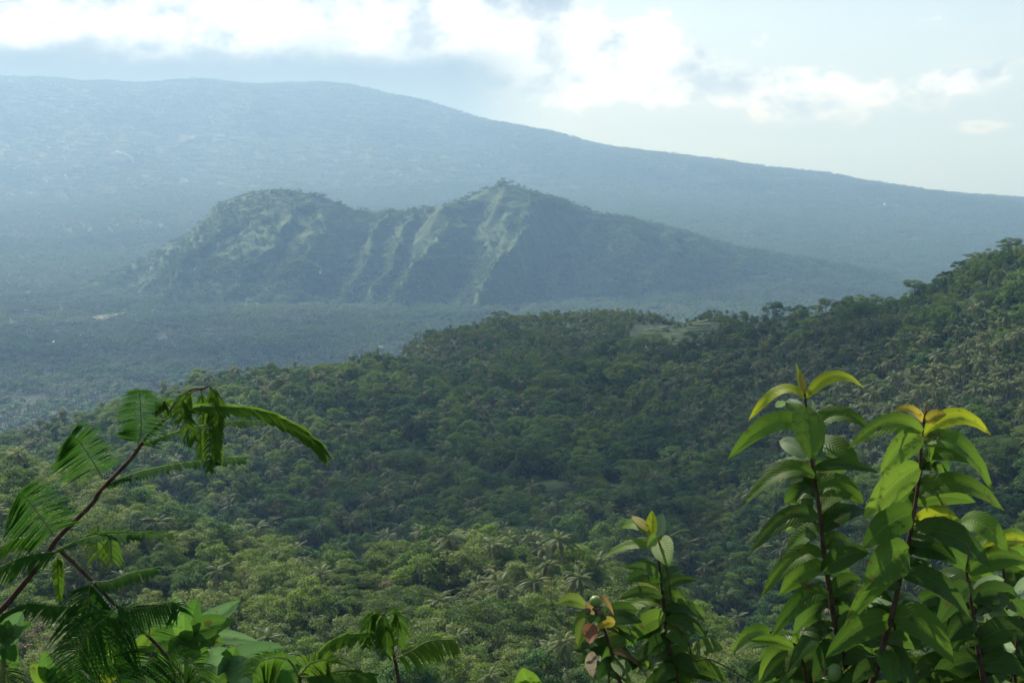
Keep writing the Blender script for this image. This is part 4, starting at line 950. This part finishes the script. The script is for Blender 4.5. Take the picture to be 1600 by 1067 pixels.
g4 = guava('small guava shoot at centre with upright pale tip leaves', z3, 3.476, 2.7,
    [(700, 1090), (690, 1000), (650, 900), (622, 740), (610, 590), (592, 440), (580, 270)],
    [((535, 250), (383, 225), 74, 'light', dict(arch=.18)), ((530, 240), (440, 160), 44, 'orange', dict(arch=.05)), ((545, 275), (552, 128), 64, 'young', dict(arch=.0, face=.9)), ((565, 280), (612, 142), 84, 'pale', dict(arch=0, face=.9)), ((575, 335), (288, 384), 66, 'light', dict(arch=.14)), ((570, 320), (420, 310), 62, 'mid', dict(arch=.12, dd=.03)),
     ((590, 275), (645, 432), 120, 'light', FRONT), ((575, 270), (525, 330), 60, 'light', FRONT), ((600, 495), (402, 440), 64, 'dark', dict(arch=.1)), ((596, 470), (450, 420), 50, 'dark', BACK), ((602, 520), (728, 448), 72, 'dark', dict(arch=.12)), ((612, 560), (797, 510), 60, 'dark', dict(arch=.14)), ((590, 560), (472, 518), 50, 'young', BACK), ((612, 575), (700, 540), 50, 'pale', BACK),
     ((606, 600), (372, 615), 62, 'dark', dict(arch=.14)), ((608, 610), (470, 600), 50, 'mid'), ((608, 640), (328, 705), 90, 'light', dict(arch=.16, dd=.02)), ((612, 600), (740, 640), 70, 'mid'), ((612, 650), (480, 690), 60, 'dark'), ((620, 670), (842, 735), 70, 'dark', dict(arch=.16)), ((620, 715), (425, 845), 104, 'mid', dict(dz=-.06, face=.8)), ((622, 750), (510, 800), 80, 'dark'),
     ((630, 735), (852, 820), 96, 'dark', dict(arch=.14)), ((632, 770), (745, 898), 104, 'mid', dict(dz=-.05, face=.8)), ((628, 780), (540, 860), 76, 'dark'), ((640, 850), (780, 800), 76, 'dark'), ((780, 895), (940, 885), 104, 'mid', dict(arch=.14)), ((640, 830), (495, 955), 96, 'dark'), ((650, 900), (760, 960), 90, 'dark'), ((655, 930), (475, 1010), 104, 'dark'),
     ((670, 950), (810, 1010), 96, 'dark'), ((690, 960), (965, 1065), 104, 'mid', dict(arch=.14)), ((660, 990), (552, 1005), 50, 'pale', BACK), ((685, 1000), (560, 1080), 90, 'dark'), ((690, 1000), (760, 1085), 96, 'mid'), ((640, 880), (560, 900), 60, 'dark', BACK), ((690, 1010), (880, 1060), 90, 'dark')])
stem(g4, [z3(p) for p in ((585, 290), (620, 400), (645, 520), (655, 620))], 2.66, .0012, .0012, M['twigbark'], 'vine')
stem(g4, [z3(p) for p in ((655, 750), (705, 780), (750, 850), (780, 945), (850, 935), (960, 980), (1090, 1060))], 2.66, .0018, .0012, M['twigbark'], 'vine')
stem(g4, [z3(p) for p in ((650, 272), (690, 248), (730, 240), (765, 245), (790, 275))], 2.68, .0012, .0008, M['greenstem'], 'tendril')
gf = guava('guava branch with pale green fruit and reddening leaves at bottom centre', z3, 3.476, 2.6,
    [(385, 1090), (350, 960), (322, 870), (290, 770), (250, 690), (240, 660)],
    [((190, 650), (36, 640), 76, 'spotted', dict(arch=.16)), ((240, 690), (170, 640), 50, 'brown'), ((255, 600), (345, 700), 30, 'brown', dict(arch=.2)), ((190, 715), (148, 865), 72, 'spotted', dict(arch=.02)), ((225, 745), (212, 855), 84, 'red', FRONT), ((350, 740), (250, 775), 60, 'orange'),
     ((300, 690), (255, 745), 60, 'dark'), ((290, 770), (370, 790), 50, 'orange'), ((215, 900), (232, 1035), 70, 'brown', FRONT), ((330, 880), (280, 1000), 60, 'dark'), ((330, 870), (420, 850), 76, 'mid'), ((340, 900), (495, 985), 70, 'brown', dict(arch=.1)), ((350, 930), (440, 1060), 90, 'mid', FRONT), ((350, 950), (250, 1050), 76, 'dark'), ((290, 780), (230, 830), 60, 'dark')], r0=.004)
ff = lumps('fruit', [(*PV(z3((245, 622)), 2.58), .0118, .0118, .0112)], M['fruit'], 5, .03); ff.parent = gf
fc = lumps('calyx', [(*PV(z3((252, 662)), 2.575), .0085, .006, .005), (*PV(z3((200, 672)), 2.57), .006, .004, .007), (*PV(z3((275, 690)), 2.57), .006, .004, .006)], M['calyx'], 6, .4); fc.parent = ff
stem(gf, [z3(p) for p in ((320, 1090), (318, 980), (330, 880))], 2.61, .002, .002, M['twigbark'], 'twig')
# --- broad-leaved rosettes
def rosette(label, zf, k, D, c_, leaves, base):
    root = plant('broad_leaved_plant', label, 'plant', 'broad-leaved plants in the foreground')
    stem(root, [zf(base), zf(((base[0] + c_[0]) / 2 + 4, (base[1] + c_[1]) / 2)), zf(c_)], D, .005, .004, M['greenstem'], ground=True)
    for (t, w, mat, kw) in leaves:
        kw = dict(kw); kw.setdefault('arch', .10); kw.setdefault('face', .7); kw.setdefault('fold', .3); leaf(root, zf(c_), zf(t), w * 1.15 / k, mat, D + kw.pop('dd', 0), **kw)
    return root
rosette('broad-leaved plant with pale upright leaves below the feathery branch', z1, 2.104, 2.9, (605, 925),
    [((792, 793), 66, 'broadpale', dict(arch=.0, dd=.02)), ((648, 786), 74, 'broad', dict(arch=0)), ((575, 776), 70, 'broadpale', dict(arch=0, dd=.04)), ((604, 838), 66, 'broad', dict(dz=-.06, arch=0)), ((768, 866), 74, 'broad', {}), ((742, 938), 60, 'broad', dict(arch=.12)),
     ((852, 930), 50, 'broadpale', dict(arch=.06, dd=.03)), ((500, 880), 80, 'broadpale', dict(dd=.04)), ((440, 960), 70, 'broad', {}), ((520, 1010), 70, 'broad', {}), ((690, 1010), 60, 'broad', {})], (612, 1090))
rosette('second broad-leaved plant right of the pale upright one', z1, 2.104, 2.75, (745, 1020),
    [((935, 948), 90, 'broadpale', dict(arch=.04)), ((890, 955), 70, 'broad', dict(dd=.03)), ((690, 955), 74, 'broadpale', {}), ((640, 1000), 66, 'broad', {}), ((775, 945), 70, 'broad', dict(arch=0)), ((852, 1068), 84, 'broadpale', dict(dz=-.06)), ((670, 1015), 60, 'broadpale', dict(dz=-.06)), ((700, 1075), 60, 'broad', {})], (750, 1100))
rosette('low broad-leaved plant left of the small feathery seedling', z1, 2.104, 2.65, (905, 1045), [((990, 1005), 110, 'broad', dict(arch=.05)), ((850, 1000), 70, 'broadpale', {}), ((960, 1075), 80, 'broad', {}), ((830, 1070), 70, 'broad', {})], (905, 1100))
rosette('broad-leaved plant in the bottom left corner', zb, 4.32, 2.6, (20, 800), [((210, 655), 90, 'broad', dict(arch=.08)), ((155, 580), 150, 'broadpale', dict(arch=0)), ((60, 640), 130, 'broad', dict(arch=0)), ((100, 920), 110, 'broad', {}), ((-60, 660), 130, 'broad', {}), ((110, 980), 120, 'broad', {})], (10, 1130))
rosette('yellow-green broad-leaved sprig under the dark hanging fronds', zb, 4.32, 2.75, (330, 1060), [((205, 942), 120, 'light', dict(arch=.04)), ((300, 850), 110, 'broad', dict(arch=0)), ((420, 960), 110, 'broad', {}), ((620, 1090), 110, 'broad', {}), ((460, 1050), 100, 'light', {})], (340, 1130))
rosette('green sprig with yellow leaf at bottom left', zb, 4.32, 2.85, (800, 1000), [((700, 790), 150, 'light', dict(arch=0)), ((880, 870), 110, 'broad', {}), ((650, 1040), 110, 'young', {}), ((940, 1030), 120, 'broad', {}), ((690, 960), 100, 'light', {}), ((1060, 680), 120, 'light', dict(arch=0)), ((1100, 960), 150, 'broadpale', {})], (800, 1130))
rosette('single broad leaf tip at the bottom edge left of fruiting guava', z2, 2.963, 2.5, (1270, 960), [((1232, 838), 110, 'light', dict(arch=0)), ((1330, 910), 80, 'broad', {}), ((1190, 900), 70, 'broad', {})], (1270, 1010))
# --- feathery branches
def frond(parent, pts, D, ll, n, N0=VCAM, droop=.25, sweep=.35, mat='feather', dz=None, r=.0016, t0=.1, wl=.115, one=None, sizes=None):
    """pinnate frond: rachis and two rows of narrow leaflets"""
    q = [PV(p, D + (dz[i] if dz else 0)) for i, p in enumerate(pts)]; s = []
    for i in range(len(q) - 1):
        a, b, c_, d = q[max(i - 1, 0)], q[i], q[i + 1], q[min(i + 2, len(q) - 1)]
        for k in range(8):
            u = k / 8; s.append(.5 * ((2 * b) + (c_ - a) * u + (2 * a - 5 * b + 4 * c_ - d) * u * u + (3 * b - a - 3 * c_ + d) * u ** 3))
    s.append(q[-1]); N_ = Vector(N0).normalized(); g = Geo(); rr = random.Random(int(pts[0][0] * 7 + pts[-1][1]))
    L0 = ll / F_PX * D; gap = sum((s[i + 1] - s[i]).length for i in range(len(s) - 1)) * (1 - t0) / n
    for i in range(n):
        u = t0 + (1 - t0) * (i + .5) / n; x = u * (len(s) - 1); k = min(int(x), len(s) - 2); p = s[k].lerp(s[k + 1], x - k); tn = (s[k + 1] - s[k]).normalized()
        lat = tn.cross(N_); lat = lat.normalized() if lat.length > .05 else Vector((1, 0, 0))
        for sd in (-1, 1):
            if (one and sd != one) or rr.random() < .06: continue
            ln = L0 * (math.sin(math.pi * (.2 + .68 * u)) ** .6) * rr.uniform(.72, 1.12)
            if sizes: ln *= sizes[0 if sd < 0 else 1]
            d = (lat * sd + tn * sweep + N_ * rr.uniform(-.1, .1)).normalized(); wv = tn.lerp(N_, .2 + .25 * rr.random()).normalized() * gap * wl * 2.25
            o = len(g.v); st = 5
            for j in range(st):
                t = j / (st - 1); pt = p + d * ln * t + Vector((0, 0, -1)) * droop * ln * t * t; ww = wv * (.55 + 1.1 * math.sin(math.pi * min(1, .15 + .8 * t))) * (1 if j < st - 1 else .12)
                g.v += [tuple(pt - ww), tuple(pt + ww)]
                if j: g.f.append((o + 2 * j - 2, o + 2 * j - 1, o + 2 * j + 1, o + 2 * j))
    fo = link('frond', mesh('frond', g.v, g.f, M[mat], True), parent)
    v, f = tube(s, [r * (1 - .65 * i / len(s)) for i in range(len(s))], 5); link('rachis', mesh('rachis', v, f, M['greenstem'], True), fo)
    return fo
fb = plant('feathery_branch', 'long arching branch with dark feathery fronds at left', 'branch', None)
Df = 2.8
stem(fb, [z1(p) for p in ((-60, 880), (0, 830), (75, 745), (150, 650), (190, 590), (300, 480), (330, 435), (430, 330), (480, 260), (540, 200), (575, 150), (625, 105), (665, 100), (685, 90))], Df, .0068, .0018, M['twigbark'], ground=True)
stem(fb, [z1(p) for p in ((200, 635), (240, 670), (300, 728), (370, 800), (440, 868), (520, 945), (600, 1040), (640, 1090))], Df - .05, .0042, .003, M['twigbark'], 'side_stem')
ONUP = (0, -.10, 1)
frond(fb, [z1(p) for p in ((338, 395), (300, 330), (262, 275), (232, 250))], Df - .02, 66, 30, droop=.10, sweep=.05, sizes=(1.0, .78), wl=.15)
frond(fb, [z1(p) for p in ((452, 285), (463, 240), (462, 170), (458, 103))], Df - .02, 46, 30, droop=.08, sweep=-.05, wl=.15)
frond(fb, [z1(p) for p in ((180, 585), (140, 530), (95, 470), (60, 440))], Df - .03, 74, 28, droop=.14, sweep=-.15, sizes=(1.1, .9), wl=.15)
frond(fb, [z1(p) for p in ((318, 440), (420, 385), (560, 350), (690, 335), (800, 330))], Df, 30, 46, N0=ONUP, droop=.25, sweep=.5, wl=.20)
frond(fb, [z1(p) for p in ((440, 300), (520, 262), (610, 232), (740, 210), (900, 208), (930, 214))], Df, 26, 44, N0=ONUP, droop=.15, sweep=.6, wl=.2)
frond(fb, [z1(p) for p in ((535, 205), (620, 165), (720, 158), (850, 172), (950, 215), (1020, 262), (1062, 308))], Df - .02, 40, 60, N0=(0, -.25, 1), droop=.25, sweep=1.6, mat='featheryoung', wl=.25)
frond(fb, [z1(p) for p in ((690, 92), (705, 160), (690, 240), (688, 370))], Df, 15, 22, droop=.8, sweep=.5, mat='featheryoung', wl=.2)
frond(fb, [z1(p) for p in ((660, 100), (670, 180), (660, 250), (662, 330))], Df + .03, 14, 20, droop=.8, sweep=.5, mat='featheryoung', wl=.2)
frond(fb, [z1(p) for p in ((640, 105), (600, 140), (600, 190), (640, 270))], Df - .03, 24, 30, droop=.55, sweep=.5, mat='featheryoung', wl=.24)
frond(fb, [z1(p) for p in ((560, 160), (540, 140), (530, 170))], Df - .03, 22, 14, droop=.6, mat='featheryoung', wl=.24)
frond(fb, [z1(p) for p in ((690, 88), (720, 150), (715, 250), (718, 330))], Df - .02, 13, 22, droop=.8, sweep=.5, mat='featheryoung', wl=.2)
frond(fb, [z1(p) for p in ((150, 650), (240, 605), (330, 580), (450, 578), (562, 578))], Df - .05, 32, 44, N0=ONUP, droop=.15, sweep=.6, wl=.2)
frond(fb, [z1(p) for p in ((215, 635), (100, 645), (-10, 690), (-70, 730))], Df - .06, 46, 40, N0=ONUP, droop=.6, sweep=.5, wl=.17)
frond(fb, [z1(p) for p in ((150, 610), (70, 590), (0, 620), (-50, 650))], Df, 34, 34, N0=ONUP, droop=.5, sweep=.5, mat='featheryoung', wl=.17)
frond(fb, [z1(p) for p in ((325, 545), (318, 600), (322, 650))], Df + .03, 30, 14, droop=.8, sweep=.4, mat='featheryoung', wl=.14)
frond(fb, [z1(p) for p in ((365, 585), (365, 620), (368, 665))], Df + .03, 24, 12, droop=.8, sweep=.4, mat='featheryoung', wl=.14)
frond(fb, [z1(p) for p in ((190, 650), (190, 700), (195, 790))], Df + .02, 12, 24, droop=.5, sweep=.4, mat='featheryoung', wl=.3)
frond(fb, [z1(p) for p in ((300, 735), (360, 730), (430, 705), (510, 690))], Df - .06, 34, 30, N0=ONUP, droop=.5, sweep=.7, wl=.2)
frond(fb, [z1(p) for p in ((300, 735), (292, 770), (290, 850), (275, 960), (262, 1065))], Df - .10, 74, 46, droop=.5, sweep=.45, wl=.14)
frond(fb, [z1(p) for p in ((310, 735), (285, 800), (200, 815), (90, 805), (10, 840))], Df - .08, 34, 44, N0=ONUP, droop=.5, sweep=.5, wl=.17)
frond(fb, [z1(p) for p in ((380, 815), (350, 850), (300, 890), (250, 960), (235, 1050))], Df - .12, 66, 42, droop=.55, sweep=.4, wl=.14)
frond(fb, [z1(p) for p in ((375, 805), (420, 820), (500, 815), (570, 800), (590, 830))], Df - .09, 40, 34, N0=(0, -.6, 1), droop=.4, sweep=.5, wl=.16)
frond(fb, [z1(p) for p in ((488, 920), (492, 880), (490, 840), (488, 810))], Df - .08, 52, 24, droop=.2, sweep=.1, wl=.14)
frond(fb, [z1(p) for p in ((510, 940), (498, 970), (485, 1000), (478, 1040))], Df - .12, 70, 30, droop=.3, sweep=.2, wl=.13)
frond(fb, [z1(p) for p in ((540, 965), (590, 980), (640, 1010), (660, 1060))], Df - .10, 46, 30, droop=.5, sweep=.4, wl=.14)
frond(fb, [z1(p) for p in ((440, 870), (400, 900), (370, 950), (380, 1010))], Df - .10, 60, 30, droop=.4, sweep=.3, wl=.14)
frond(fb, [z1(p) for p in ((590, 1030), (540, 1040), (480, 1060), (420, 1100))], Df - .12, 50, 30, droop=.4, sweep=.3, wl=.14)
frond(fb, [z1(p) for p in ((0, 1010), (20, 1030), (30, 1075))], Df - .2, 40, 20, droop=.4, sweep=.4, wl=.14)
fs = plant('feathery_seedling', 'small feathery-leaved seedling with drooping tip at bottom centre left', 'plant', None)
stem(fs, [z2(p) for p in ((668, 960), (655, 860), (640, 790), (620, 690), (600, 610), (578, 580))], 2.7, .0040, .0014, M['twigbark'], ground=True)
frond(fs, [z2(p) for p in ((640, 790), (560, 690), (470, 680), (400, 692), (320, 740), (210, 862))], 2.7, 34, 46, N0=ONUP, droop=.45, sweep=.7, mat='featheryoung', wl=.22)
frond(fs, [z2(p) for p in ((640, 800), (720, 760), (800, 715), (915, 708))], 2.68, 42, 38, N0=(0, -.5, 1), droop=.5, sweep=.6, mat='featheryoung', wl=.22)
frond(fs, [z2(p) for p in ((590, 595), (545, 590), (520, 640), (512, 740))], 2.7, 20, 26, droop=.7, sweep=.5, mat='featheryoung', wl=.24)
frond(fs, [z2(p) for p in ((600, 600), (645, 585), (660, 640), (655, 730))], 2.7, 26, 28, droop=.7, sweep=.5, mat='featheryoung', wl=.2)
frond(fs, [z2(p) for p in ((585, 585), (592, 640), (598, 700), (600, 780))], 2.68, 18, 24, droop=.8, sweep=.5, mat='featheryoung', wl=.24)
fl2 = plant('feathery_sprig', 'low feathery sprig at the bottom edge left of the seedling', 'plant', None)
stem(fl2, [z2(p) for p in ((205, 960), (205, 900), (180, 840), (140, 790))], 2.65, .003, .0014, M['twigbark'], ground=True)
frond(fl2, [z2(p) for p in ((200, 880), (300, 875), (420, 860), (540, 872))], 2.65, 40, 38, N0=ONUP, droop=.4, sweep=.7, mat='featheryoung', wl=.22)
frond(fl2, [z2(p) for p in ((205, 870), (250, 820), (320, 800), (350, 820))], 2.65, 44, 26, droop=.5, sweep=.5, mat='featheryoung', wl=.22)
frond(fl2, [z2(p) for p in ((150, 800), (90, 790), (20, 810), (-20, 870))], 2.62, 44, 30, droop=.7, sweep=.4, mat='featheryoung', wl=.16)
